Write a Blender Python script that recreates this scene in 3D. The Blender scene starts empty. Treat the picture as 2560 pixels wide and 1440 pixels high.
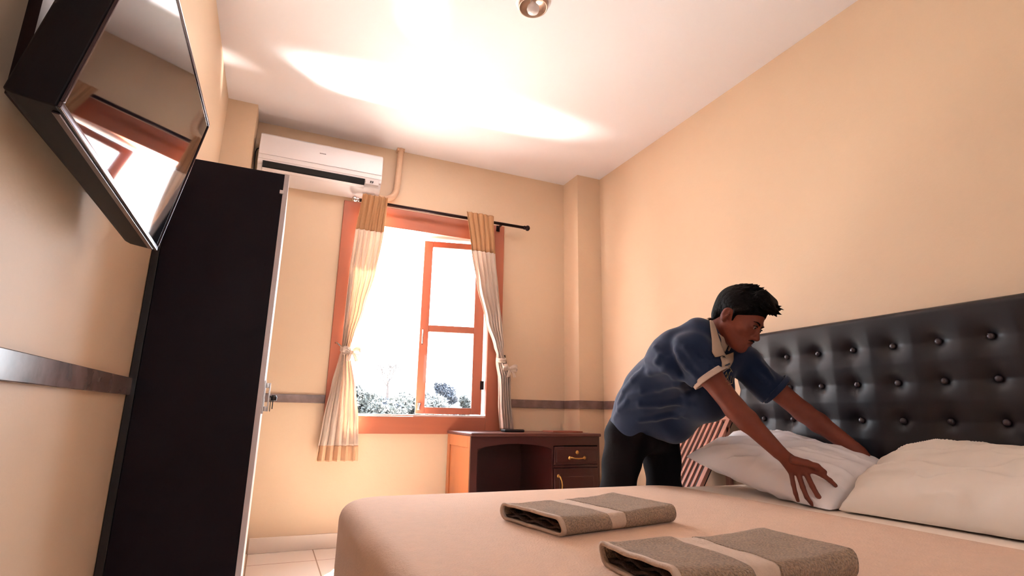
import bpy, bmesh, math, random
import numpy as np
from mathutils import Vector, Matrix, noise
random.seed(7)
PI = math.pi

# ---------------------------------------------------------------- camera
YAW, PITCH, ROLL, FPX = 0.411188532, 0.230920354, 0.0193594421, 1349.50826
CAM = np.array([0.0, 0.0, 0.91])
_cy, _sy, _cp, _sp = math.cos(YAW), math.sin(YAW), math.cos(PITCH), math.sin(PITCH)
_f = np.array([_sy*_cp, _cy*_cp, _sp]); _r0 = np.array([_cy, -_sy, 0.0]); _u0 = np.cross(_r0, _f)
_c, _s = math.cos(ROLL), math.sin(ROLL)
RT = _c*_r0 + _s*_u0; UP = -_s*_r0 + _c*_u0; FW = _f
cam_data = bpy.data.cameras.new('camera'); cam = bpy.data.objects.new('camera', cam_data)
bpy.context.scene.collection.objects.link(cam)
cam_data.sensor_width = 36; cam_data.lens = FPX/2560*36; cam_data.clip_start = 0.02; cam_data.clip_end = 500
cam.matrix_world = Matrix(((RT[0], UP[0], -FW[0], CAM[0]), (RT[1], UP[1], -FW[1], CAM[1]), (RT[2], UP[2], -FW[2], CAM[2]), (0, 0, 0, 1)))
bpy.context.scene.camera = cam

def at(px, py, d):
    """world point seen at a pixel of the photograph, d metres in front of the lens"""
    return CAM + d*(FW + RT*(px-1280)/FPX - UP*(py-720)/FPX)

# ---------------------------------------------------------------- light
sc = bpy.context.scene
vs = sc.view_settings
vs.view_transform = 'Standard'; vs.look = 'None'; vs.gamma = 1.0; vs.use_curve_mapping = False
vs.exposure = 1.02
world = bpy.data.worlds.new('sky'); sc.world = world; world.use_nodes = True
bg = world.node_tree.nodes['Background']; bg.inputs[0].default_value = (0.87, 0.94, 1.0, 1); bg.inputs[1].default_value = 12.0

def area(name, loc, target, sx, sy, power, color, spread=PI, portal=False):
    l = bpy.data.lights.new(name, 'AREA'); l.shape = 'RECTANGLE'; l.size = sx; l.size_y = sy; l.energy = power
    l.color = color; l.spread = spread
    if portal: l.cycles.is_portal = True
    o = bpy.data.objects.new(name, l); sc.collection.objects.link(o); o.location = loc
    o.rotation_euler = (Vector(target)-Vector(loc)).to_track_quat('-Z', 'Y').to_euler()
    return o
def spot(name, loc, target, ang, blend, power, color, rad=0.01):
    l = bpy.data.lights.new(name, 'SPOT'); l.spot_size = ang; l.spot_blend = blend; l.energy = power; l.color = color
    l.shadow_soft_size = rad
    o = bpy.data.objects.new(name, l); sc.collection.objects.link(o); o.location = loc
    o.rotation_euler = (Vector(target)-Vector(loc)).to_track_quat('-Z', 'Y').to_euler()
    return o
area('window_portal', (1.045, 4.30, 1.615), (1.045, 0, 1.615), 1.3, 1.7, 1, (1, 1, 1), portal=True)
area('rear_fill_portal', (0.435, -1.34, 1.7), (0.435, 3, 1.7), 0.42, 0.55, 1, (1, 1, 1), portal=True)  # portal for the added fill opening behind the camera
sun = bpy.data.lights.new('sun', 'SUN'); sun.energy = 70; sun.angle = math.radians(0.6); sun.color = (1, 0.93, 0.82)
so = bpy.data.objects.new('sun', sun); sc.collection.objects.link(so)
# added spot in place of reflected sunlight: the bright band on the ceiling
gl_ = spot('ceiling_band_spot', (1.02, 4.42, 2.08), (0.98, 3.36, 3.03), math.radians(13), 1.0, 1100, (1, 0.97, 0.95), 0.07)
gl_.scale = (12, 1, 1)
spot('ceiling_patch_spot', (1.15, 4.75, 1.35), (0.53, 2.50, 3.03), math.radians(7.5), 0.6, 70, (1, 0.99, 1), 0.02)  # second added spot, stands in for the reflected patch on the ceiling
so.rotation_euler = Vector((-0.30, -0.95, -1.62)).to_track_quat('-Z', 'Y').to_euler()

# ---------------------------------------------------------------- materials
def lin(c):
    if isinstance(c, str):
        c = tuple(int(c[i:i+2], 16)/255 for i in (0, 2, 4))
    return tuple(x/12.92 if x <= 0.04045 else ((x+0.055)/1.055)**2.4 for x in c) + (1,)
def mat(name, col, rough=0.6, metal=0.0, spec=0.5, noise_amt=0.0, noise_scale=6.0, bump=0.0, bump_scale=80.0, col2=None,
        sheen=0.0, trans=0.0, coat=0.0, stretch=(1, 1, 1), alpha=1.0, bump_dist=0.01):
    m = bpy.data.materials.new(name); m.use_nodes = True
    nt = m.node_tree; b = nt.nodes['Principled BSDF']
    b.inputs['Base Color'].default_value = lin(col); b.inputs['Roughness'].default_value = rough
    b.inputs['Metallic'].default_value = metal; b.inputs['Specular IOR Level'].default_value = spec
    b.inputs['Coat Weight'].default_value = coat; b.inputs['Sheen Weight'].default_value = sheen
    b.inputs['Transmission Weight'].default_value = trans
    tc = nt.nodes.new('ShaderNodeTexCoord'); mp = nt.nodes.new('ShaderNodeMapping'); mp.inputs['Scale'].default_value = stretch
    nt.links.new(tc.outputs['Object'], mp.inputs['Vector'])
    if noise_amt > 0 or col2:
        n = nt.nodes.new('ShaderNodeTexNoise'); n.inputs['Scale'].default_value = noise_scale; n.inputs['Detail'].default_value = 6
        nt.links.new(mp.outputs[0], n.inputs['Vector'])
        r = nt.nodes.new('ShaderNodeValToRGB')
        c1 = lin(col); c2 = lin(col2) if col2 else tuple(max(0, x*(1-noise_amt)) for x in c1[:3]) + (1,)
        r.color_ramp.elements[0].color = c2; r.color_ramp.elements[1].color = c1
        r.color_ramp.elements[0].position = 0.35; r.color_ramp.elements[1].position = 0.65
        nt.links.new(n.outputs['Fac'], r.inputs['Fac']); nt.links.new(r.outputs['Color'], b.inputs['Base Color'])
    if bump > 0:
        n2 = nt.nodes.new('ShaderNodeTexNoise'); n2.inputs['Scale'].default_value = bump_scale; n2.inputs['Detail'].default_value = 5
        nt.links.new(mp.outputs[0], n2.inputs['Vector'])
        bp = nt.nodes.new('ShaderNodeBump'); bp.inputs['Strength'].default_value = bump; bp.inputs['Distance'].default_value = bump_dist
        nt.links.new(n2.outputs['Fac'], bp.inputs['Height']); nt.links.new(bp.outputs[0], b.inputs['Normal'])
    return m
M = {}
M['wall'] = mat('painted_plaster', 'dcc0a4', 0.55, spec=0.3, noise_amt=0.04, noise_scale=1.5, bump=0.08, bump_scale=60)
M['ceiling'] = mat('ceiling_paint', 'f2ecee', 0.6, spec=0.3, bump=0.04, bump_scale=20)
M['wood'] = mat('reddish_wood', 'b0644a', 0.42, noise_amt=0.25, noise_scale=5, stretch=(1, 1, 0.12), bump=0.05, bump_scale=40, coat=0.15)
M['woodh'] = mat('reddish_wood_across', 'b0644a', 0.42, noise_amt=0.25, noise_scale=5, stretch=(0.12, 1, 1), bump=0.05, bump_scale=40, coat=0.15)
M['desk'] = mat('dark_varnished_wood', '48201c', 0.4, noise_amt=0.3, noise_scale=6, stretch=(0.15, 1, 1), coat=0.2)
M['desk_side'] = mat('lit_varnished_wood', 'b0663a', 0.4, noise_amt=0.2, noise_scale=5, stretch=(1, 1, 0.15), coat=0.2)  # desk wood made orange: light bounced off the floor put into colour
M['desktop'] = mat('worn_dark_wood_top', '5e3028', 0.5, noise_amt=0.35, noise_scale=9, stretch=(0.3, 1, 1), bump=0.2, bump_scale=50)
M['dark'] = mat('dark_laminate', '150b15', 0.5, spec=0.15, noise_amt=0.12, noise_scale=1.2)
M['darkgloss'] = mat('pale_front_laminate', 'd8ccd0', 0.35)
M['tile_trim'] = mat('glazed_brown_tile', '7d6660', 0.22, noise_amt=0.35, noise_scale=14)
M['white_plastic'] = mat('white_plastic', 'ece4e4', 0.35)
M['black'] = mat('black_plastic', '0f0a10', 0.45)
M['vent_black'] = mat('vent_black', '0a070a', 0.8)
M['tvcase'] = mat('tv_black_casing', '0a060c', 0.55, spec=0.2)
M['tvbezel'] = mat('tv_gloss_bezel', '4a3c42', 0.18, metal=0.6)
M['screen'] = mat('tv_screen_glass', '0a0a12', 0.03, spec=1.0)
M['metal'] = mat('chrome', 'c8c2c0', 0.25, metal=1.0)
M['darkmetal'] = mat('dark_bronze', '2c1c1c', 0.35, metal=0.8)
M['brass'] = mat('brass', 'c59a5a', 0.3, metal=1.0)
M['pipe'] = mat('painted_pipe_wrap', 'd8b294', 0.7, bump=0.3, bump_scale=70)
M['leather'] = mat('black_leather', '140f15', 0.42, spec=0.36, bump=0.05, bump_scale=420)
M['button'] = mat('leather_button', '3a3036', 0.3)
M['spread'] = mat('peach_bedspread', 'd4a888', 0.85, bump=0.35, bump_scale=180, sheen=0.2, noise_amt=0.05, noise_scale=30)
M['sheet'] = mat('cream_sheet', 'f2e0d0', 0.8, bump=0.1, bump_scale=120)
M['base'] = mat('bed_base_fabric', '3a2a26', 0.8)
M['pillow'] = mat('white_cotton', 'f6f0f2', 0.8, bump=0.12, bump_scale=12, bump_dist=0.02)
M['pillow2'] = mat('ivory_cotton', 'ece2d8', 0.85, bump=0.12, bump_scale=12, bump_dist=0.02)
M['towel'] = mat('brown_terry', 'c09c7c', 0.95, bump=1.0, bump_scale=260, noise_amt=0.5, noise_scale=230, sheen=0.3)
M['towel_band'] = mat('pale_woven_band', 'cdb3a0', 0.85, bump=0.5, bump_scale=120)
M['towel_in'] = mat('towel_inner_shade', '4a342c', 0.95, bump=0.8, bump_scale=170)  # same cloth darkened: shade between the folded layers put into colour
M['skin'] = mat('skin', '743422', 0.6, noise_amt=0.12, noise_scale=30, bump=0.05, bump_scale=150)
M['hair'] = mat('black_hair', '050304', 0.7, spec=0.12, bump=0.8, bump_scale=60, stretch=(1, 1, 1))
M['shirt'] = mat('navy_polo_knit', '152544', 0.85, spec=0.25, bump=0.12, bump_scale=320, noise_amt=0.1, noise_scale=10, sheen=0.15)
M['collar'] = mat('cream_collar', 'b39c8a', 0.8, bump=0.2, bump_scale=200)
M['cuff'] = mat('pale_cuff', 'cdb8ac', 0.85, bump=0.3, bump_scale=250)
M['pants'] = mat('black_trousers', '060307', 0.85, spec=0.15, bump=0.15, bump_scale=200)
M['lip'] = mat('lips', '6a2e28', 0.5)
M['eye'] = mat('eye_white', '8a7870', 0.5, spec=0.2)
M['iris'] = mat('dark_iris', '0c0606', 0.2)
M['gold'] = mat('gold_thread', 'a89060', 0.5)
M['curtain'] = mat('cream_sheer', 'e8d6c8', 0.85, bump=0.15, bump_scale=60)
M['curhem'] = mat('pale_tan_hem', 'd0a888', 0.85, bump=0.15, bump_scale=90)
M['curtop'] = mat('tan_curtain', 'b88860', 0.8, bump=0.15, bump_scale=90)
M['concrete'] = mat('outside_ground', 'dcd8d0', 0.9, noise_amt=0.1, noise_scale=0.5)
M['bark'] = mat('bark', '1c1618', 0.9)
M['leafpale'] = mat('pale_leaves', '303535', 0.8, noise_amt=0.5, noise_scale=3)
M['leafblue'] = mat('blue_green_leaves', '262d38', 0.8, noise_amt=0.4, noise_scale=2)
# curtains let some light through
for k, tcol in (('curtain', 'f0d8c4'), ('curtop', 'c98a55')):
    nt = M[k].node_tree; b = nt.nodes['Principled BSDF']; out = nt.nodes['Material Output']
    tr = nt.nodes.new('ShaderNodeBsdfTranslucent'); tr.inputs[0].default_value = lin(tcol)
    mx = nt.nodes.new('ShaderNodeMixShader'); mx.inputs[0].default_value = 0.2 if k == 'curtain' else 0.03
    nt.links.new(b.outputs[0], mx.inputs[1]); nt.links.new(tr.outputs[0], mx.inputs[2]); nt.links.new(mx.outputs[0], out.inputs[0])
# glass
g = bpy.data.materials.new('window_glass'); g.use_nodes = True; nt = g.node_tree
for n in list(nt.nodes):
    if n.type == 'BSDF_PRINCIPLED': nt.nodes.remove(n)
out = nt.nodes['Material Output']; tr = nt.nodes.new('ShaderNodeBsdfTransparent'); tr.inputs[0].default_value = (0.93, 0.94, 0.96, 1)
gl = nt.nodes.new('ShaderNodeBsdfGlossy'); gl.inputs['Roughness'].default_value = 0.02
fr = nt.nodes.new('ShaderNodeFresnel'); fr.inputs[0].default_value = 1.45; mx = nt.nodes.new('ShaderNodeMixShader')
nt.links.new(fr.outputs[0], mx.inputs[0]); nt.links.new(tr.outputs[0], mx.inputs[1]); nt.links.new(gl.outputs[0], mx.inputs[2]); nt.links.new(mx.outputs[0], out.inputs[0])
M['glass'] = g
# floor tiles
fm = bpy.data.materials.new('floor_tiles'); fm.use_nodes = True; nt = fm.node_tree; b = nt.nodes['Principled BSDF']
tc = nt.nodes.new('ShaderNodeTexCoord'); mp = nt.nodes.new('ShaderNodeMapping'); mp.inputs['Location'].default_value = (0.02, 0.14, 0)
br = nt.nodes.new('ShaderNodeTexBrick'); br.offset = 0; br.inputs['Color1'].default_value = lin('eee4dc'); br.inputs['Color2'].default_value = lin('eadfd6')
br.inputs['Mortar'].default_value = lin('a08878'); br.inputs['Scale'].default_value = 1; br.inputs['Mortar Size'].default_value = 0.004
br.inputs['Brick Width'].default_value = 0.4; br.inputs['Row Height'].default_value = 0.4; br.inputs['Mortar Smooth'].default_value = 0.1
nt.links.new(tc.outputs['Object'], mp.inputs[0]); nt.links.new(mp.outputs[0], br.inputs[0]); nt.links.new(br.outputs[0], b.inputs['Base Color'])
b.inputs['Roughness'].default_value = 0.18
M['floor'] = fm

# ---------------------------------------------------------------- mesh helpers
COL = sc.collection
def new_mesh(name, verts, faces, m, parent=None, smooth=False):
    me = bpy.data.meshes.new(name); me.from_pydata([tuple(map(float, v)) for v in verts], [], faces); me.update()
    if m is not None:
        for x in (m if isinstance(m, (list, tuple)) else [m]): me.materials.append(x)
    if smooth: me.polygons.foreach_set('use_smooth', [True]*len(me.polygons))
    o = bpy.data.objects.new(name, me); COL.objects.link(o)
    if parent is not None: o.parent = parent
    return o
class MB:
    def __init__(s): s.v = []; s.f = []
    def add(s, v, f):
        n = len(s.v); s.v += [tuple(map(float, p)) for p in v]; s.f += [tuple(i+n for i in q) for q in f]; return s
    def box(s, x0, x1, y0, y1, z0, z1, mtx=None):
        v = [Vector((x, y, z)) for x in (x0, x1) for y in (y0, y1) for z in (z0, z1)]
        if mtx is not None: v = [mtx @ p for p in v]
        return s.add(v, [(0, 1, 3, 2), (4, 6, 7, 5), (0, 4, 5, 1), (2, 3, 7, 6), (0, 2, 6, 4), (1, 5, 7, 3)])
    def tube(s, pts, r, n=12, cap=True, closed=False):
        pts = [Vector(p) for p in pts]; N = len(pts); rs = r if isinstance(r, (list, tuple)) else [r]*N
        v = []; prev = None
        for i, p in enumerate(pts):
            a = pts[(i-1) % N] if (closed or i > 0) else p; b2 = pts[(i+1) % N] if (closed or i < N-1) else p
            t = (b2-a).normalized()
            if prev is None:
                prev = t.orthogonal().normalized()
            prev = (prev - t*prev.dot(t)).normalized(); w = t.cross(prev)
            for k in range(n):
                q = 2*PI*k/n; v.append(p + (prev*math.cos(q) + w*math.sin(q))*rs[i])
        f = []
        R = N if closed else N-1
        for i in range(R):
            for k in range(n):
                j = (i+1) % N; f.append((i*n+k, i*n+(k+1) % n, j*n+(k+1) % n, j*n+k))
        if cap and not closed: f.append(tuple(range(n))[::-1]); f.append(tuple((N-1)*n+k for k in range(n)))
        return s.add(v, f)
    def lathe(s, prof, n=32, mtx=None):
        v = []
        for r, z in prof:
            for k in range(n):
                q = 2*PI*k/n; p = Vector((r*math.cos(q), r*math.sin(q), z)); v.append(mtx @ p if mtx is not None else p)
        f = [(i*n+k, i*n+(k+1) % n, (i+1)*n+(k+1) % n, (i+1)*n+k) for i in range(len(prof)-1) for k in range(n)]
        return s.add(v, f)
    def grid(s, P, nu, nv, closed=False):
        v = [P(i/(nu-1), j/(nv-1)) for i in range(nu) for j in range(nv)]
        f = [(i*nv+j, i*nv+j+1, (i+1)*nv+j+1, (i+1)*nv+j) for i in range(nu-1) for j in range(nv-1)]
        return s.add(v, f)
    def build(s, name, m, parent=None, smooth=False, bevel=0, seg=2, solid=0, offset=0):
        o = new_mesh(name, s.v, s.f, m, parent, smooth)
        if solid:
            md = o.modifiers.new('solid', 'SOLIDIFY'); md.thickness = solid; md.offset = offset
        if bevel:
            md = o.modifiers.new('bevel', 'BEVEL'); md.width = bevel; md.segments = seg; md.limit_method = 'ANGLE'; md.angle_limit = 0.6
            o.data.polygons.foreach_set('use_smooth', [True]*len(o.data.polygons))
            o.modifiers.new('wn', 'WEIGHTED_NORMAL').keep_sharp = True
        return o
def box(name, x0, x1, y0, y1, z0, z1, m, parent=None, bevel=0, mtx=None):
    return MB().box(x0, x1, y0, y1, z0, z1, mtx).build(name, m, parent, bevel=bevel)
def structure(o): o['kind'] = 'structure'; return o
def tag(o, label, cat, group=None, kind=None):
    o['label'] = label; o['category'] = cat
    if group: o['group'] = group
    if kind: o['kind'] = kind
    return o
def thing(name, label, cat, loc=(0, 0, 0), group=None):
    o = bpy.data.objects.new(name, None); COL.objects.link(o); o.location = loc; o.empty_display_size = 0.1
    return tag(o, label, cat, group)
def under(o, root):
    """parent keeping world coordinates"""
    o.parent = root; o.matrix_parent_inverse = Matrix.Translation(-Vector(root.location)); return o
def part(o, root): return under(o, root)

# ---------------------------------------------------------------- room shell
XL, XR, YB, YF, ZC = -0.49, 2.56, 4.16, -1.2, 3.031
structure(box('floor', XL-0.15, XR+0.15, YF-0.15, YB+0.14, -0.1, 0, M['floor']))
structure(box('ceiling', XL-0.15, XR+0.15, YF-0.15, YB+0.14, ZC, ZC+0.12, M['ceiling']))
b_ = MB().box(XL-0.15, XL, YF-0.15, YB+0.14, 0, ZC).box(XL, -0.30, 3.906, YB, 0, ZC); structure(b_.build('wall_left', M['wall']))
b_ = MB().box(XR, XR+0.15, YF-0.15, YB+0.14, 0, ZC).box(2.325, XR, 3.906, YB, 0, ZC); structure(b_.build('wall_right', M['wall']))
wx0, wx1, wz0, wz1 = 0.46, 1.63, 0.84, 2.39      # hole in the wall
b_ = MB().box(XL, wx0, YB, YB+0.14, 0, ZC).box(wx1, XR, YB, YB+0.14, 0, ZC).box(wx0, wx1, YB, YB+0.14, 0, wz0).box(wx0, wx1, YB, YB+0.14, wz1, ZC)
structure(b_.build('wall_back', M['wall']))
# small opening added behind the camera to let in fill light
b_ = MB().box(XL, 0.25, YF-0.12, YF, 0, ZC).box(0.62, XR, YF-0.12, YF, 0, ZC).box(0.25, 0.62, YF-0.12, YF, 0, 1.45).box(0.25, 0.62, YF-0.12, YF, 1.95, ZC)
structure(b_.build('wall_front', M['wall']))
# skirting tiles
structure(box('baseboard_back', -0.02, 2.325, YB-0.012, YB, 0, 0.095, mat('skirting_tile', 'e8d8cc', 0.3), bevel=0.003))
structure(box('baseboard_left', XL, XL+0.012, YF, 2.44, 0, 0.095, mat('skirting_tile_left', 'e8d8cc', 0.3), bevel=0.003))
# tile dado rail, around the walls and pillars
rz0, rz1, rt = 0.955, 1.018, 0.014
structure(MB().box(XL, XL+rt, YF, 2.449, rz0, rz1).build('trim_1', M['tile_trim'], bevel=0.003))
structure(MB().box(-0.30, 0.366, YB-rt, YB, rz0+0.01, rz1+0.005).build('trim_2', M['tile_trim'], bevel=0.003))
structure(MB().box(1.724, 2.325, YB-rt, YB, rz0+0.015, rz1+0.018).box(2.325-rt, 2.325, 3.906-rt, YB-rt, rz0+0.015, rz1+0.018).box(2.325, XR, 3.906-rt, 3.906, rz0+0.015, rz1+0.018)
          .box(XR-rt, XR, 2.36, 3.906-rt, rz0+0.015, rz1+0.018).build('trim_3', M['tile_trim'], bevel=0.003))

# ---------------------------------------------------------------- window
win = bpy.data.objects.new('window_1', None); COL.objects.link(win); win.location = (1.045, YB, 0.76); structure(win)
ox0, ox1, oz0, oz1 = 0.367, 1.722, 0.757, 2.515
ix0, ix1, iz0, iz1 = 0.50, 1.595, 0.885, 2.35
part(MB().box(ox0, ix0, YB-0.022, YB+0.13, oz0, oz1).box(ix1, ox1, YB-0.022, YB+0.13, oz0, oz1).build('window_frame_side', M['wood'], bevel=0.004), win)
part(MB().box(ix0, ix1, YB-0.022, YB+0.13, iz1, oz1).box(ix0, ix1, YB-0.022, YB+0.13, oz0, iz0).build('window_frame_rail', M['woodh'], bevel=0.004), win)
part(MB().box(ix0, ix1, YB-0.01, YB+0.10, iz0, iz0+0.014).build('sill_strip', M['white_plastic'], bevel=0.002), win)
def sash(name, hx, hy, ang, w, sgn):
    # hinge at (hx,hy); the sash swings outwards by ang
    root = bpy.data.objects.new(name, None); COL.objects.link(root)
    root.location = (hx, hy, 0.905); root.rotation_euler = (0, 0, ang)
    h = 1.43; t = 0.072
    s = sgn
    def bx(x0, x1, z0, z1, y0=-0.018, y1=0.018): return (min(s*x0, s*x1), max(s*x0, s*x1), y0, y1, z0, z1)
    f = MB().box(*bx(0, t+0.01, 0, h)).box(*bx(w-t, w, 0, h)).box(*bx(t+0.01, w-t, 0, .052)).box(*bx(t+0.01, w-t, h-.052, h)).box(*bx(t+0.01, w-t, 0.655, 0.71))
    f.build('sash_frame', M['wood'], root, bevel=0.004)
    MB().box(*bx(t+0.005, w-t+0.005, .047, 0.66, -0.002, 0.002)).box(*bx(t+0.005, w-t+0.005, 0.705, h-.047, -0.002, 0.002)).build('pane', M['glass'], root)
    hx_ = w-0.026
    q = MB().tube([(s*hx_, -0.018, 0.55), (s*hx_, -0.045, 0.56), (s*hx_, -0.045, 0.66), (s*hx_, -0.018, 0.67)], 0.006, 8)
    q.build('pull_handle', M['metal'], root, smooth=True)
    q = MB().box(*bx(hx_-0.01, hx_+0.01, 0.03, 0.085, -0.026, -0.018)).tube([(s*hx_, -0.03, 0.035), (s*(hx_-0.012), -0.034, 0.08)], 0.005, 8)
    q.build('latch', M['metal'], root, bevel=0.001)
    q = MB().box(*bx(-0.016, 0.014, 0.2, 0.27, -0.02, -0.01)).box(*bx(-0.016, 0.014, 1.15, 1.22, -0.02, -0.01))
    q.build('hinge', M['darkmetal'], root)
    return root
s1 = sash('window_sash', 1.578, 4.205, -math.radians(12), 0.525, -1)
under(s1, win); s1.location = Vector((1.578, 4.205, 0.905))
s2 = sash('window_sash', 0.517, 4.27, math.radians(100), 0.525, 1)
under(s2, win); s2.location = Vector((0.517, 4.27, 0.905))

# curtain rod
rod = thing('curtain_rod', 'dark bronze curtain rod with ball ends above the window', 'curtain rod', (1.18, 4.06, 2.505))
part(MB().tube([(0.47, 4.06, 2.505), (1.87, 4.06, 2.505)], 0.013, 14).build('pole', M['darkmetal'], None, smooth=True), rod)
for sx, d in ((0.47, -1), (1.87, 1)):
    mt = Matrix.Translation((sx, 4.06, 2.505)) @ Matrix.Rotation(d*PI/2, 4, 'Y')
    q = MB().lathe([(0.0001, -0.005), (0.014, -0.004), (0.014, 0.004), (0.018, 0.006), (0.018, 0.012), (0.012, 0.016), (0.02, 0.024), (0.025, 0.036), (0.022, 0.048), (0.012, 0.056), (0.0001, 0.058)], 24, mt)
    part(q.build('finial', M['darkmetal'] if d > 0 else M['metal'], None, smooth=True), rod)
for bxx in (0.56, 1.66):
    part(MB().box(bxx-0.008, bxx+0.008, 4.06, YB-0.02, 2.49, 2.50).box(bxx-0.015, bxx+0.015, YB-0.026, YB-0.02, 2.46, 2.512).build('bracket', M['darkmetal'], None), rod)

def interp(tab, z):
    tab = sorted(tab)
    if z <= tab[0][0]: return tab[0][1:]
    for a, b2 in zip(tab, tab[1:]):
        if z <= b2[0]:
            t = (z-a[0])/(b2[0]-a[0]); t = t*t*(3-2*t)*0.5 + t*0.5
            return tuple(a[i]+(b2[i]-a[i])*t for i in range(1, len(a)))
    return tab[-1][1:]
def curtain_part(name, m, root, tab, z0, z1, folds, seed, nz=60, nu=150, thick=0.0012):
    def P(u, v):
        z = z0+(z1-z0)*v; xa, xb, am, yc = interp(tab, z)
        w = xb-xa
        ph = 2*PI*folds*u + 0.5*math.sin(z*3+seed) + 0.6*noise.noise(Vector((u*3, z*2, seed)))
        x = xa + w*u + 0.1*w/folds*math.sin(ph*2)
        e = 0.012*noise.noise(Vector((u*6, z*5, seed+9)))
        y = yc + am*math.sin(ph) + 0.35*am*math.sin(ph*1.9+z*6+seed) + e
        return (x, y, z)
    o = MB().grid(P, nu, nz).build(name, m, None, smooth=True, solid=thick)
    return part(o, root)
cl = thing('curtain', 'left curtain, cream with tan top, tied back with a bow and hanging below the sill', 'curtain', (0.5, 4.06, 0.58), 'curtains of the window')
TL = [(2.56, .487, .680, .010, 4.032), (2.25, .455, .665, .012, 4.035), (1.95, .445, .635, .022, 4.065), (1.65, .44, .575, .024, 4.07), (1.42, .44, .515, .022, 4.075), (1.36, .442, .500, .018, 4.075), (1.30, .43, .515, .020, 4.075),
      (1.1, .395, .565, .026, 4.07), (.85, .36, .60, .028, 4.065), (.57, .335, .615, .03, 4.06)]
curtain_part('header_band', M['curtop'], cl, TL, 2.262, 2.552, 5.5, 1, 24)
curtain_part('drape', M['curtain'], cl, TL, 0.68, 2.262, 5.5, 1, 110)
curtain_part('hem_band', M['curhem'], cl, TL, 0.575, 0.68, 5.5, 1, 10)
cr = thing('curtain', 'right curtain, cream with tan top, knotted to the side and falling behind the desk', 'curtain', (1.7, 4.06, 0.8), 'curtains of the window')
TR_ = [(2.56, 1.335, 1.58, .010, 4.032), (2.25, 1.385, 1.605, .012, 4.035), (1.95, 1.455, 1.645, .020, 4.06), (1.65, 1.545, 1.685, .020, 4.065), (1.45, 1.63, 1.705, .018, 4.07), (1.39, 1.655, 1.705, .016, 4.07),
       (1.33, 1.652, 1.735, .020, 4.07), (1.2, 1.675, 1.775, .022, 4.07), (1.0, 1.68, 1.785, .022, 4.07), (.80, 1.695, 1.81, .022, 4.07)]
curtain_part('header_band', M['curtop'], cr, TR_, 2.225, 2.552, 5.5, 4, 24)
curtain_part('drape', M['curtain'], cr, TR_, 0.80, 2.225, 5.5, 4, 110)
def ribbon(pts, w, d, m, root, name, n=24):
    pts = [Vector(p) for p in pts]; d = Vector(d).normalized()
    def P(u, v):
        t = u*(len(pts)-1); i = min(int(t), len(pts)-2); fr_ = t-i
        p0 = pts[max(i-1, 0)]; p1 = pts[i]; p2 = pts[i+1]; p3 = pts[min(i+2, len(pts)-1)]
        p = 0.5*((2*p1)+(p2-p0)*fr_+(2*p0-5*p1+4*p2-p3)*fr_**2+(3*p1-p0-3*p2+p3)*fr_**3)
        ww = w*(0.55+0.45*math.sin(PI*min(1, u*1.2))) if isinstance(w, float) else w[0]+(w[1]-w[0])*u
        return p + d*ww*(v-0.5) + Vector((0, 0.004*math.sin(v*9+u*5), 0))
    o = MB().grid(P, n, 6).build(name, m, None, smooth=True, solid=0.002)
    return part(o, root)
def sash_tie(root, x0, x1, z, bowx, bowz, y=4.045):
    c = (x0+x1)/2; w = (x1-x0)/2+0.012
    loop = [(c+w*math.cos(t), 4.072+0.036*math.sin(t), z+0.012*math.sin(t*1.0)) for t in [2*PI*i/16 for i in range(17)]]
    ribbon(loop, (0.035, 0.035), (0, 0, 1), M['curtain'], root, 'tie_band', 40)
    part(MB().lathe([(0.0001, -.014), (.012, -.011), (.017, 0), (.012, .011), (.0001, .014)], 14, Matrix.Translation((bowx, y-0.005, bowz))).build('knot', M['curtain'], None, smooth=True), root)
    for sg in (-1, 1):
        ribbon([(bowx, y, bowz), (bowx+sg*0.03, y-0.025, bowz+0.018), (bowx+sg*0.06, y-0.02, bowz+0.012), (bowx+sg*0.058, y-0.005, bowz-0.012), (bowx+sg*0.025, y, bowz-0.008), (bowx, y, bowz)], 0.036, (0, 0.2, 1), M['curtain'], root, 'bow_loop')
        ribbon([(bowx, y, bowz), (bowx+0.018*sg+0.01, y-0.012, bowz-0.035), (bowx+0.03*sg+0.012, y-0.014, bowz-0.07)], (0.018, 0.032), (1, 0.3, 0.2), M['curtain'], root, 'bow_tail', 14)
sash_tie(cl, .442, .505, 1.355, .505, 1.335)
part(MB().tube([(.40, YB-0.024, 1.40), (.405, 4.10, 1.40), (.435, 4.08, 1.37)], 0.006, 8).build('tie_hook', M['metal'], None, smooth=True), cl)
sash_tie(cr, 1.662, 1.72, 1.345, 1.755, 1.275)
part(MB().tube([(1.735, YB, 1.36), (1.735, 4.10, 1.365), (1.73, 4.09, 1.385)], 0.006, 8).build('tie_hook', M['darkmetal'], None, smooth=True), cr)

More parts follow.
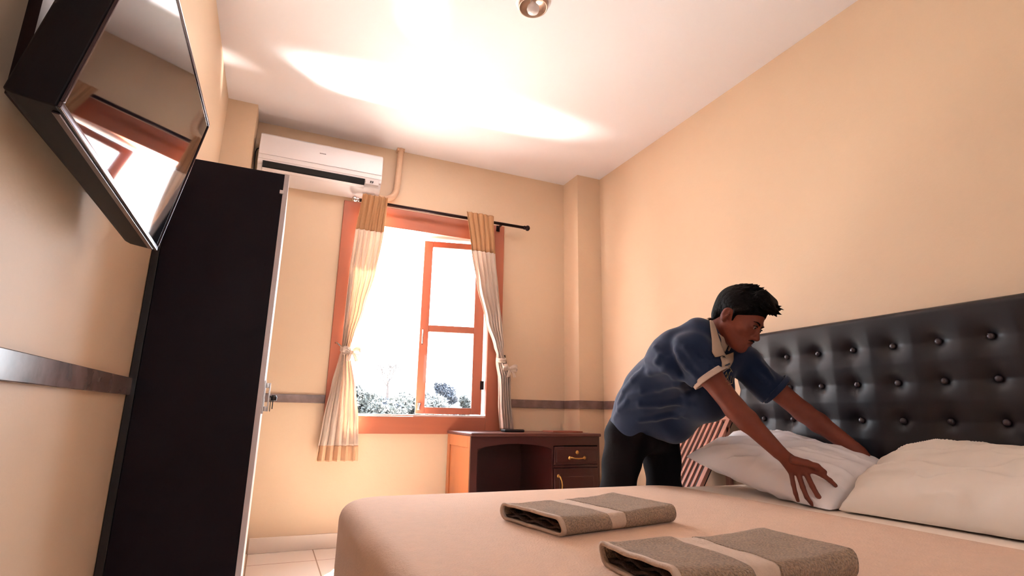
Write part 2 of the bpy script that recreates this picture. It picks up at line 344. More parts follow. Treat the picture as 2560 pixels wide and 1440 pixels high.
# ---------------------------------------------------------------- air conditioner, conduit, cable
ac = thing('air_conditioner', 'white split air conditioner mounted high on the window wall', 'air conditioner', (0.175, YB, 2.56))
ax0, ax1 = -0.262, 0.612
prof = [(YB, 2.865), (YB-0.17, 2.865), (YB-0.195, 2.845), (YB-0.205, 2.76), (YB-0.20, 2.655), (YB-0.19, 2.63), (YB-0.17, 2.628), (YB-0.16, 2.60), (YB-0.12, 2.565), (YB-0.06, 2.545), (YB, 2.545)]
n_ = len(prof)
v_ = [(ax0, p[0], p[1]) for p in prof] + [(ax1, p[0], p[1]) for p in prof]
f_ = [(i, (i+1) % n_, n_+(i+1) % n_, n_+i) for i in range(n_)] + [tuple(range(n_))[::-1], tuple(range(n_, 2*n_))]
part(MB().add(v_, f_).build('housing', M['white_plastic'], None, bevel=0.006), ac)
def acp(name, pts, x0, x1, m, off=0.002, bev=0):
    q = MB(); n2 = len(pts)
    # slab following the profile points, pushed outwards
    vv = []
    for x in (x0, x1):
        for (y, z) in pts: vv.append((x, y-off, z))
        for (y, z) in reversed(pts): vv.append((x, y+0.01, z))
    m2 = 2*n2; ff = [(i, (i+1) % m2, m2+(i+1) % m2, m2+i) for i in range(m2)] + [tuple(range(m2))[::-1], tuple(range(m2, 2*m2))]
    q.add(vv, ff); return part(q.build(name, m, None, bevel=bev), ac)
acp('front_panel', [(YB-0.172, 2.862), (YB-0.197, 2.843), (YB-0.207, 2.76), (YB-0.205, 2.69)], ax0+0.004, ax1-0.004, M['white_plastic'], 0.004, 0.002)
acp('panel_lip', [(YB-0.205, 2.686), (YB-0.202, 2.655)], ax0+0.004, ax1-0.004, M['white_plastic'], 0.003, 0.002)
acp('air_outlet', [(YB-0.193, 2.644), (YB-0.178, 2.61), (YB-0.150, 2.590)], ax0+0.035, ax1-0.125, M['vent_black'], 0.004)
acp('louver', [(YB-0.166, 2.600), (YB-0.150, 2.587)], ax0+0.035, ax1-0.125, M['white_plastic'], 0.010, 0.001)
acp('display_window', [(YB-0.195, 2.648), (YB-0.178, 2.612)], ax1-0.12, ax1-0.02, M['white_plastic'], 0.007, 0.002)
part(MB().box(ax1-0.085, ax1-0.078, YB-0.206, YB-0.19, 2.622, 2.632).box(ax1-0.070, ax1-0.063, YB-0.206, YB-0.19, 2.622, 2.632).build('indicator', M['black'], None), ac)
# small grey maker's mark: a thin strip of tiny letter-like dashes
q = MB()
xx = 0.145
for w_ in (0.007, 0.005, 0.006, 0.006, 0.005, 0.007):
    q.box(xx, xx+w_, YB-0.2125, YB-0.205, 2.772, 2.7775); xx += w_+0.0015
part(q.build('badge', mat('badge_grey', '8c7c7c', 0.5), None), ac)
pp = thing('air_conditioner_pipe', 'bent insulated pipe running from the air conditioner up into the ceiling', 'pipe', (0.77, 4.12, 3.0))
path = [(0.60, 4.12, 2.572)]
for i in range(11):
    t = -PI/2 + i*PI/2/10; path.append((0.655+0.105*math.cos(t), 4.12, 2.677+0.105*math.sin(t)))
path += [(0.765, 4.12, 2.8), (0.772, 4.12, 3.03)]
part(MB().tube(path, 0.025, 14).build('pipe_run', M['pipe'], None, smooth=True), pp)
part(MB().box(0.74, 0.80, 4.10, YB, 3.005, 3.03).build('ceiling_collar', M['pipe'], None), pp)
cb = tag(MB().tube([(-0.262, 4.10, 2.80), (-0.285, 4.12, 2.79), (-0.292, 4.13, 2.77), (-0.29, 4.13, 2.7), (-0.285, 4.14, 2.6), (-0.283, 4.15, 2.5), (-0.283, 4.15, 2.35)], 0.004, 8).build('power_cable', M['black'], None, smooth=True),
         'thin black cable hanging beside the left end of the air conditioner', 'cable')

# ---------------------------------------------------------------- ceiling lamp
cx, cyy = 1.045, 2.19
lamp = thing('ceiling_light', 'small round recessed ceiling light with a bare white bulb', 'ceiling light', (cx, cyy, ZC))
mt = Matrix.Translation((cx, cyy, ZC))
part(MB().lathe([(0.070, 0.0), (0.072, -0.012), (0.092, -0.004), (0.094, 0.0)], 48, mt).build('trim_ring', M['white_plastic'], None, smooth=True), lamp)
part(MB().lathe([(0.074, -0.001), (0.076, -0.035), (0.071, -0.036), (0.069, -0.034), (0.062, -0.008), (0.0001, -0.004)], 48, mt).build('reflector_cup', mat('reflector', 'a98d7c', 0.35, metal=0.7), None, smooth=True), lamp)
part(MB().lathe([(0.014, -0.005), (0.016, -0.02), (0.03, -0.04), (0.033, -0.055), (0.028, -0.07), (0.015, -0.08), (0.0001, -0.083)], 32, Matrix.Translation((cx-0.005, cyy-0.01, ZC))).build('bulb', M['white_plastic'], None, smooth=True), lamp)

# ---------------------------------------------------------------- wardrobe
wd = thing('wardrobe', 'tall dark wardrobe against the left wall, plain side panel towards the bed', 'wardrobe', (-0.26, 2.9, 0))
WY0, WY1, WT, WX = 2.45, 3.30, 1.935, -0.045
part(MB().box(XL+0.028, WX, WY0+0.006, WY0+0.024, 0.0, WT).build('side_panel', M['dark'], None, bevel=0.0015), wd)
part(MB().box(XL+0.002, XL+0.028, WY0-0.004, WY0+0.02, 0.0, WT).build('back_stile', M['black'], None, bevel=0.002), wd)
part(MB().box(XL+0.002, WX, WY0+0.024, WY1, 0.0, WT-0.002).build('carcass', M['dark'], None), wd)
for k, (ya, yb2) in enumerate(((WY0, (WY0+WY1)/2-0.002), ((WY0+WY1)/2+0.002, WY1))):
    d_ = part(MB().box(WX, WX+0.02, ya, yb2, 0.03, WT).build('door', M['darkgloss'], None, bevel=0.001), wd)
    if k == 0:
        h1 = MB().box(WX+0.02, WX+0.028, ya+0.03, ya+0.055, 0.895, 1.03).box(WX+0.028, WX+0.040, ya+0.034, ya+0.050, 0.905, 0.925).box(WX+0.028, WX+0.040, ya+0.034, ya+0.050, 1.0, 1.02).box(WX+0.040, WX+0.046, ya+0.034, ya+0.050, 0.905, 1.02).build('lock_handle', M['metal'], None, bevel=0.001)
        h1.parent = d_
        h2 = MB().tube([(WX+0.04, ya+0.05, 0.965), (WX+0.058, ya+0.05, 0.965)], 0.004, 8).lathe([(0.0001, -0.012), (0.012, -0.008), (0.013, 0.006), (0.008, 0.014), (0.0001, 0.015)], 14, Matrix.Translation((WX+0.062, ya+0.05, 0.958))).box(WX+0.058, WX+0.062, ya+0.045, ya+0.055, 0.915, 0.95).box(WX+0.050, WX+0.053, ya+0.04, ya+0.052, 0.905, 0.95).build('key', M['black'], None)
        h2.parent = d_
part(MB().box(WX-0.012, WX+0.004, WY0-0.006, WY0+0.006, 1.84, 1.855).build('hinge_cap', M['white_plastic'], None), wd)

# ---------------------------------------------------------------- television
tn = Vector((.984, -.044, -.174)); te = Vector((.036, .998, -.054)); tn.normalize(); te = (te-tn*te.dot(tn)).normalized(); tv_ = tn.cross(te)
if tv_.z < 0: tv_ = -tv_
TM = Matrix(((tn.x, te.x, tv_.x, -.317), (tn.y, te.y, tv_.y, 1.395), (tn.z, te.z, tv_.z, 1.576), (0, 0, 0, 1)))
tv = thing('television', 'flat television mounted high on the left wall, tilted down, reflecting the window', 'television', tuple(TM.translation))
W2, H2 = .366, .216
q = MB()
loops = [(0.0, W2, H2), (-.060, W2, H2), (-.076, W2*.99, H2*.98), (-.080, W2*.96, H2*.94)]
v_ = []
for x, a, b2 in loops: v_ += [TM @ Vector((x, sa*a, sb*b2)) for sa, sb in ((-1, -1), (1, -1), (1, 1), (-1, 1))]
f_ = [(i*4+k, i*4+(k+1) % 4, (i+1)*4+(k+1) % 4, (i+1)*4+k) for i in range(3) for k in range(4)] + [(3, 2, 1, 0), (12, 13, 14, 15)]
part(q.add(v_, f_).build('casing', M['tvcase'], None, bevel=0.004), tv)
fb = 0.012
q = MB().box(0, .006, -W2, W2, -H2, -H2+fb, TM).box(0, .006, -W2, W2, H2-fb*.7, H2, TM).box(0, .006, -W2, -W2+fb*.7, -H2+fb, H2-fb*.7, TM).box(0, .006, W2-fb*.5, W2, -H2+fb, H2-fb*.7, TM)
part(q.build('bezel', M['tvbezel'], None, bevel=0.002), tv)
part(MB().box(0.0005, .003, -W2+fb*.7, W2-fb*.5, -H2+fb, H2-fb*.7, TM).build('screen', M['screen'], None), tv)
part(MB().box(-.012, 0, -W2+0.02, W2-0.02, -H2-.004, -H2, TM).build('port_strip', M['tvbezel'], None, bevel=0.001), tv)
for ya in (-.14, .10): part(MB().box(-.112, -.079, ya, ya+.04, -.15, .15, TM).build('mount_rail', M['darkmetal'], None), tv)
part(MB().box(XL, XL+.02, 1.15, 1.65, 1.45, 1.72).box(XL+.02, XL+.06, 1.33, 1.47, 1.56, 1.66).build('wall_plate', M['darkmetal'], None), tv)

# ---------------------------------------------------------------- desk
DX0, DX1, DY0, DY1, DZ = 1.295, 2.312, 3.60, 4.135, 0.785
desk = thing('desk', 'dark wooden desk with arched kneehole and drawer under the window', 'desk', ((DX0+DX1)/2, (DY0+DY1)/2, 0))
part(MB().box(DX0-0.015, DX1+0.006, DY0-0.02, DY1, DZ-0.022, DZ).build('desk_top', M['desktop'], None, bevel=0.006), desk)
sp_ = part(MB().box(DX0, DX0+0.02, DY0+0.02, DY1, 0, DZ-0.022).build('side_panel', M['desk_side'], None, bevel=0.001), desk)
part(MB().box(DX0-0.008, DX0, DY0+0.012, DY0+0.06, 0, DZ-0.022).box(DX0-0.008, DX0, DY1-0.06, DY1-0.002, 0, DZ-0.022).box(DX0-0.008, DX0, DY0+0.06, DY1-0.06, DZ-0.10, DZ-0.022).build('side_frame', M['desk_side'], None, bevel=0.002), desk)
# face frame with arch
q = MB(); N = 24; ka, kb = 1.337, 1.905
q.box(DX0-0.008, ka, DY0, DY0+0.02, 0, DZ-0.022)
vv = []
for i in range(N+1):
    t = i/N; x = ka+(kb-ka)*t; za = 0.672+0.04*math.sin(PI*t)**0.6
    vv += [(x, DY0, za), (x, DY0, DZ-0.022), (x, DY0+0.02, za), (x, DY0+0.02, DZ-0.022)]
ff = []
for i in range(N):
    a = i*4; b2 = a+4
    ff += [(a, b2, b2+1, a+1), (a+2, a+3, b2+3, b2+2), (a, a+2, b2+2, b2), (a+1, b2+1, b2+3, a+3)]
q.add(vv, ff); q.box(kb, kb+0.016, DY0, DY0+0.02, 0, DZ-0.022).box(kb+0.016, DX1, DY0, DY0+0.02, 0.70, DZ-0.022).box(DX1-0.02, DX1, DY0, DY0+0.02, 0, 0.70).box(kb+0.016, DX1-0.02, DY0, DY0+0.02, 0.545, 0.562)
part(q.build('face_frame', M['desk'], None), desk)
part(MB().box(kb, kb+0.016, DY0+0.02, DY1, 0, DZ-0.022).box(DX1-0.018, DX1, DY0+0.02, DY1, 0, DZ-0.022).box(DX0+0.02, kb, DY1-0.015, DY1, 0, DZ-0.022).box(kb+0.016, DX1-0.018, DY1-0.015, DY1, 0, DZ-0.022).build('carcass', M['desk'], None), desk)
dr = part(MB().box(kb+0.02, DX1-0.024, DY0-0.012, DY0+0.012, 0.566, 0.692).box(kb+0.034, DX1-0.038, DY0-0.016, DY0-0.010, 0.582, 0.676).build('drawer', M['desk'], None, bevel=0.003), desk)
hx_, hz_ = 2.11, 0.613
q = MB().tube([(hx_-0.062, DY0-0.012, hz_), (hx_-0.055, DY0-0.034, hz_+0.003), (hx_-0.03, DY0-0.04, hz_-0.002), (hx_, DY0-0.042, hz_-0.004), (hx_+0.03, DY0-0.04, hz_-0.002), (hx_+0.055, DY0-0.034, hz_+0.003), (hx_+0.062, DY0-0.012, hz_)], [.006, .006, .004, .005, .004, .006, .006], 10)
for e in (-1, 1): q.lathe([(0.0001, -0.012), (0.012, -0.008), (0.013, 0), (0.0001, 0.004)], 14, Matrix.Translation((hx_+e*0.062, DY0-0.018, hz_)) @ Matrix.Rotation(PI/2, 4, 'X'))
o = q.build('drawer_handle', M['brass'], None, smooth=True); o.parent = dr
o = MB().lathe([(0.0001, 0.006), (0.004, 0.006), (0.005, 0.004), (0.013, 0.004), (0.014, 0), (0.0001, 0)], 20, Matrix.Translation((hx_, DY0-0.016, 0.652)) @ Matrix.Rotation(PI/2, 4, 'X')).build('keyhole', M['brass'], None, smooth=True); o.parent = dr
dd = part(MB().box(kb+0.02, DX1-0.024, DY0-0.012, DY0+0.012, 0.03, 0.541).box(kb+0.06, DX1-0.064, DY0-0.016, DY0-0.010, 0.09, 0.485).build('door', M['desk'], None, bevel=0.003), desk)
q = MB().tube([(1.955, DY0-0.012, 0.49), (1.958, DY0-0.034, 0.485), (1.968, DY0-0.04, 0.46), (1.972, DY0-0.042, 0.43), (1.970, DY0-0.04, 0.40), (1.966, DY0-0.034, 0.375), (1.966, DY0-0.012, 0.37)], [.006, .006, .004, .005, .004, .006, .006], 10)
q.lathe([(0.0001, 0.008), (0.011, 0.006), (0.012, 0), (0.0001, 0)], 14, Matrix.Translation((1.955, DY0-0.012, 0.49)) @ Matrix.Rotation(PI/2, 4, 'X'))
o = q.build('door_handle', M['brass'], None, smooth=True); o.parent = dd
ph = thing('phone', 'black phone lying face up on the left half of the desk', 'phone', (1.685, 3.80, DZ))
part(MB().box(1.605, 1.765, 3.76, 3.84, DZ+0.001, DZ+0.020).build('case', M['black'], None, bevel=0.006), ph)
part(MB().box(1.612, 1.758, 3.766, 3.834, DZ+0.020, DZ+0.0215).build('screen', M['screen'], None), ph)
nb = tag(MB().box(2.0, 2.26, 3.75, 3.93, DZ+0.0005, DZ+0.012).build('folder', mat('brown_folder', '8a4c38', 0.6), None, bevel=0.002), 'thin brown folder lying flat on the right end of the desk', 'folder')

# ---------------------------------------------------------------- bed
bed = thing('bed', 'double bed with peach cover and tall black tufted leather headboard', 'bed', (1.4, 1.35, 0))
BY0, BY1 = 0.45, 2.25
def rrect(x0, x1, y0, y1, r, n=8):
    pts = []
    for cx_, cy_, a0 in ((x1-r, y0+r, -PI/2), (x1-r, y1-r, 0), (x0+r, y1-r, PI/2), (x0+r, y0+r, PI)):
        for i in range(n+1):
            a = a0+PI/2*i/n; pts.append((cx_+r*math.cos(a), cy_+r*math.sin(a)))
    return pts
def soft_slab(name, x0, x1, y0, y1, z0, z1, rc, re, m, root, wob=0.0, rings=16, seed=0, cap_n=14):
    prof = []
    nz = 8
    for i in range(nz): prof.append((0, z0+(z1-re-z0)*i/nz))
    for i in range(rings//2+1):
        a = PI/2*i/(rings//2); prof.append((re*(1-math.cos(a)), z1-re+re*math.sin(a)))
    base = rrect(x0, x1, y0, y1, rc, 10)
    # densify the outline
    out = []
    for i, p in enumerate(base):
        p2 = base[(i+1) % len(base)]; L = math.dist(p, p2); k = max(1, int(L/0.06))
        for j in range(k): out.append((p[0]+(p2[0]-p[0])*j/k, p[1]+(p2[1]-p[1])*j/k))
    n = len(out); cxx, cyy_ = (x0+x1)/2, (y0+y1)/2
    nrm = []
    for i in range(n):
        a = out[i-1]; b2 = out[(i+1) % n]; t = Vector((b2[0]-a[0], b2[1]-a[1])).normalized(); nrm.append((t.y, -t.x))
    v = []
    for ins, z in prof:
        for i, p in enumerate(out):
            w = wob*noise.noise(Vector((p[0]*4, p[1]*4, z*2+seed))) * (1 if z < z1-re*0.5 else 0.4)
            v.append((p[0]-nrm[i][0]*(ins-w), p[1]-nrm[i][1]*(ins-w), z))
    top = v[-n:]
    for k in range(1, cap_n):
        s_ = 1-k/cap_n
        for p in top:
            x = cxx+(p[0]-cxx)*s_; y = cyy_+(p[1]-cyy_)*s_
            v.append((x, y, z1+wob*0.35*noise.noise(Vector((x*3, y*3, seed+3)))*min(1, k/3)))
    v.append((cxx, cyy_, z1))
    R = len(prof)+cap_n-1; f = []
    for i in range(R-1):
        for k in range(n): f.append((i*n+k, i*n+(k+1) % n, (i+1)*n+(k+1) % n, (i+1)*n+k))
    for k in range(n): f.append(((R-1)*n+k, (R-1)*n+(k+1) % n, R*n))
    f.append(tuple(range(n))[::-1])
    o = new_mesh(name, v, f, m, None, True); return part(o, root)
part(MB().box(0.36, 2.40, BY0+0.06, BY1-0.06, 0.06, 0.30).build('base', M['base'], None, bevel=0.01), bed)
for lx in (0.44, 2.3):
    for ly in (BY0+0.14, BY1-0.14):
        part(MB().box(lx-0.03, lx+0.03, ly-0.03, ly+0.03, 0, 0.06).build('leg', M['black'], None), bed)
soft_slab('mattress', 0.32, 2.42, BY0+0.02, BY1-0.02, 0.30, 0.578, 0.08, 0.04, M['sheet'], bed)
soft_slab('fitted_sheet', 1.70, 2.43, BY0+0.012, BY1-0.012, 0.31, 0.584, 0.05, 0.04, M['sheet'], bed, 0.006, seed=5)
soft_slab('bedspread', 0.265, 1.855, BY0, BY1+0.005, 0.10, 0.599, 0.18, 0.06, M['spread'], bed, 0.010, seed=2)
# headboard
HX = 2.44; HY0, HY1, HZ0, HZ1 = 0.49, 2.335, 0.25, 1.372
def HB(u, v):
    y = HY0+(HY1-HY0)*u; z = HZ0+(HZ1-HZ0)*v
    cu = (y-2.0)/0.1775; cv = (z-1.230)/0.157
    du = abs(cu-round(cu))*0.1775; 
    row = round(cv)
    if row > 0: row = 0
    if row < -4: row = -4
    dv = abs(z-(1.230+row*0.157)); r = math.hypot(du, dv)
    dip = 0.016*math.exp(-(r/0.028)**2) + 0.010*math.exp(-(r/0.075)**2)
    cr_ = 0.007*math.exp(-(dv/0.032)**1.3) + 0.002*math.exp(-(du/0.035)**1.5)*(1 if z < 1.25 else max(0, 1-(z-1.25)/0.04))
    e = min(1, (HZ1-z)/0.025); e2 = min(1, (HY1-y)/0.025, (y-HY0)/0.025)
    edge = 0.03*(1-math.sqrt(max(0, 1-(1-min(e, e2))**2)))
    return (HX-0.028+dip+cr_+edge, y, z)
hb = MB().grid(HB, 330, 200).build('headboard', M['leather'], None, smooth=True)
me = hb.data
bmh = bmesh.new(); bmh.from_mesh(me)
ed = [e for e in bmh.edges if e.is_boundary]; r_ = bmesh.ops.extrude_edge_only(bmh, edges=ed)
for v in [x for x in r_['geom'] if isinstance(x, bmesh.types.BMVert)]: v.co.x = 2.555
bmh.normal_update(); bmh.to_mesh(me); bmh.free()
me.polygons.foreach_set('use_smooth', [True]*len(me.polygons))
part(hb, bed)
btn = None
for row in range(0, 4):
    for k in range(-8, 2):
        y = 2.0+k*0.1775; z = 1.230-row*0.157
        if not (HY0+0.03 < y < HY1-0.03): continue
        if btn is None:
            o = MB().lathe([(0.0001, 0.009), (0.006, 0.0085), (0.0105, 0.006), (0.013, 0.001), (0.012, -0.004), (0.0001, -0.005)], 18, Matrix.Rotation(-PI/2, 4, 'Y')).build('button', M['button'], None, smooth=True); btn = o
        else:
            o = btn.copy(); COL.objects.link(o)
        o.parent = hb; o.location = (HX-0.002, y, z)
# the object's parent (headboard) already carries the bed offset

# ---------------------------------------------------------------- pillows
def pillow(name, label, C, e1, e2, L, Wd, T, m, seed, wr=0.013, flat=0.35, ex=2.6):
    C = Vector(C); e1 = Vector(e1).normalized(); e2 = Vector(e2); e2 = (e2-e1*e2.dot(e1)).normalized(); e3 = e1.cross(e2)
    if e3.z < 0: e3 = -e3
    nu, nv = 210, 150; v = []
    def h(u, w):
        a = max(0, 1-abs(u)**ex); b2 = max(0, 1-abs(w)**2.4); return (a*b2)**0.5
    def pt(u, w, sg):
        # pinch the sides between the corners
        x = u*L/2*(1-0.06*(1-w*w)*abs(u)**4); y = w*Wd/2*(1-0.07*(1-u*u)*abs(w)**4)
        hh = h(u, w)*T/2
        wv = noise.noise(Vector((u*2.0+w*1.3, w*2.6-u*1.5, seed)))*wr + noise.noise(Vector((u*9, w*3, seed+4)))*wr*0.5
        edge = (1-h(u, w))
        rad = math.sin(7*math.atan2(w, u)+3*noise.noise(Vector((u*3, w*3, seed))))*wr*0.3*edge*h(u, w)*2
        cz_ = noise.noise(Vector((u*1.2+w*.9, (w-u*.6)*2.7, seed+8))); wv += wr*0.9*max(0, 1-abs(cz_)*3.2)**2
        z = sg*(hh + (wv+rad)*min(1, h(u, w)*2))
        if sg < 0: z *= (1-flat)
        p = C + e1*x + e2*y + e3*z
        return p
    for sg in (1, -1):
        for i in range(nu):
            for j in range(nv): 
                u = math.sin((i/(nu-1)-0.5)*PI); w = math.sin((j/(nv-1)-0.5)*PI)
                v.append(pt(u, w, sg))
    f = []
    for s in (0, 1):
        o_ = s*nu*nv
        for i in range(nu-1):
            for j in range(nv-1):
                q = (o_+i*nv+j, o_+i*nv+j+1, o_+(i+1)*nv+j+1, o_+(i+1)*nv+j); f.append(q if s else q[::-1])
    o = new_mesh(name, v, f, m, None, True)
    bm_ = bmesh.new(); bm_.from_mesh(o.data); bmesh.ops.remove_doubles(bm_, verts=bm_.verts, dist=0.0004); bmesh.ops.recalc_face_normals(bm_, faces=bm_.faces); 
    for v_i in bm_.verts:      # rests on the sheet, leans on the headboard
        if v_i.co.z < 0.592 and v_i.co.x < 2.42 and v_i.co.y < BY1: v_i.co.z = 0.592 + (v_i.co.z-0.592)*0.02
        if v_i.co.x > 2.395: v_i.co.x = 2.395+(v_i.co.x-2.395)*0.05
    bm_.to_mesh(o.data); bm_.free()
    o.data.polygons.foreach_set('use_smooth', [True]*len(o.data.polygons))
    return tag(o, label, 'pillow', 'white pillows on the bed')
pillow('pillow', 'far white pillow under the man\'s hands, one corner lifted off the bed', (2.19, 1.84, .702), (-.03, -.72, -.125), (.40, 0, .085), .80, .50, .23, M['pillow'], 3, ex=3.4)
pillow('pillow', 'near plump white pillow at the right edge, closest to the camera', (2.19, 1.03, .695), (0.0, -1, 0.03), (.40, 0, .15), .84, .50, .25, M['pillow2'], 11, wr=0.015, ex=6)

# ---------------------------------------------------------------- towels
def towel(label, cx_, cy_, yaw, L, Wd, T, seed, z0=0.6005):
    root = thing('towel', label, 'towel', (cx_, cy_, z0), 'folded brown towels on the bed'); root.rotation_euler = (0, 0, yaw)
    rng = random.Random(seed)
    th = 0.007
    # spiral section in (y,z), the front is a rounded fold, the back is the other fold
    def loop_pts(inset, t):
        a = Wd/2-inset; z_lo = inset; z_hi = t-inset; r = (z_hi-z_lo)/2; pts = []
        n = 8
        for i in range(26): pts.append((a-r-(2*a-2*r)*i/25, z_lo))         # bottom, back to front
        for i in range(1, n): q = -PI/2-PI*i/n; pts.append((-(a-r)+r*math.cos(q), (z_lo+z_hi)/2+r*math.sin(q)))
        for i in range(26): pts.append((-(a-r)+(2*a-2*r)*i/25, z_hi))
        for i in range(1, n): q = PI/2-PI*i/n; pts.append(((a-r)+r*math.cos(q), (z_lo+z_hi)/2+r*math.sin(q)))
        return pts
    outer = loop_pts(th*0.5, T)
    def surf(pts, x0, x1, nx, ez=0.0, closed=True):
        q = MB(); v = []
        for i in range(nx):
            x = x0+(x1-x0)*i/(nx-1)
            for (y, z) in pts:
                k = z/T
                s1_ = noise.noise(Vector((x*7, y*7, seed)))*0.007*k + noise.noise(Vector((x*22, y*22, seed+2)))*0.0025*k
                sag = 0.006*math.sin(PI*min(1, max(0, (x+L/2)/L)))*k
                xo = x + noise.noise(Vector((y*9, z*30, seed+5)))*0.008 + (0.012*(1-k) if x < 0 else 0.010*k)
                yo = y + noise.noise(Vector((x*5, z*20, seed+7)))*0.004
                rise = 0.010*k*max(0, (x-0.0)/(L/2))**2 + 0.006*k*max(0, -(x)/(L/2))**3
                zz = max(th*0.5, z+s1_+sag*0.3+rise+ez) if z > th else max(th*.5, z)
                v.append((xo, yo, zz))
        m_ = len(pts); f = []
        for i in range(nx-1):
            for j in range(m_ if closed else m_-1):
                f.append((i*m_+j, i*m_+(j+1) % m_, (i+1)*m_+(j+1) % m_, (i+1)*m_+j))
        return q.add(v, f)
    xa = -L/2; b0 = -L*0.10; b1 = L*0.03
    surf(outer, xa+0.012, b0, 40).build('terry_cloth', M['towel'], root, smooth=True, solid=th)
    surf(outer, b1, L/2, 40).build('terry_cloth', M['towel'], root, smooth=True, solid=th)
    surf([(y*0.997, z-0.0006) for y, z in outer], b0-0.001, b1+0.001, 14).build('woven_band', M['towel_band'], root, smooth=True, solid=th-0.002)
    surf([(y*1.002, z) for y, z in outer], xa, xa+0.013, 4).build('hem', M['towel_band'], root, smooth=True, solid=th+0.001)
    # inner layers
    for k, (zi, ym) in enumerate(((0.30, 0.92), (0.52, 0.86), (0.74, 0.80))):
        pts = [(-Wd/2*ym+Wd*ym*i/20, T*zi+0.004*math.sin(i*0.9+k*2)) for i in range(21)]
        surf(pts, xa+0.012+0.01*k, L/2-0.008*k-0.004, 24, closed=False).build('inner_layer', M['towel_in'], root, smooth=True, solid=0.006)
    return root
towel('folded brown towel on the bed, the one nearer the man and farther from the camera', 0.925, 1.515, 0.17, .445, .30, .044, 1)
towel('folded brown towel on the bed, the nearer one cut by the bottom edge', 0.895, .935, -0.04, .44, .265, .047, 21)

# ---------------------------------------------------------------- slatted rack
rk = thing('slatted_rack', 'slatted wooden rack leaning against the right wall behind the bed', 'rack', (2.2, 2.75, 0))
p_top = Vector((2.505, 0, .905)); p_bot = Vector((1.875, 0, 0.0)); ax_ = (p_top-p_bot).normalized(); nr = Vector((-ax_.z, 0, ax_.x)); Lr = (p_top-p_bot).length
RM = Matrix(((nr.x, 0, ax_.x, p_bot.x), (0, 1, 0, 0), (nr.z, 0, ax_.z, p_bot.z), (0, 0, 0, 1)))
mrk = mat('pinkish_slat_wood', 'c08878', 0.5, noise_amt=0.2, noise_scale=8)
L0 = Lr*.44
for y in (2.475, 2.862):
    po = part(MB().box(-.012, .012, y, y+.03, L0, Lr, RM).build('post', mrk, None, bevel=0.002), rk)
    part(MB().box(2.145, 2.175, y, y+.03, 0, .415).build('leg', mrk, None, bevel=0.002), rk)
    part(MB().box(2.46, 2.49, y, y+.03, 0, .865).build('leg', mrk, None, bevel=0.002), rk)
part(MB().box(-.014, .014, 2.45, 2.92, Lr-0.005, Lr+0.035, RM).build('top_rail', mrk, None, bevel=0.003), rk)
part(MB().box(-.010, .010, 2.505, 2.862, L0+.0, L0+.04, RM).build('bottom_rail', mrk, None, bevel=0.003), rk)
for k in range(8):
    y = 2.545+k*0.041
    part(MB().box(-.006, .006, y-0.009, y+0.009, L0+.04, Lr-0.005, RM).build('slat', mrk, None), rk)
part(MB().box(-.026, -.020, 2.485, 2.885, L0, Lr, RM).build('backing', M['black'], None), rk)

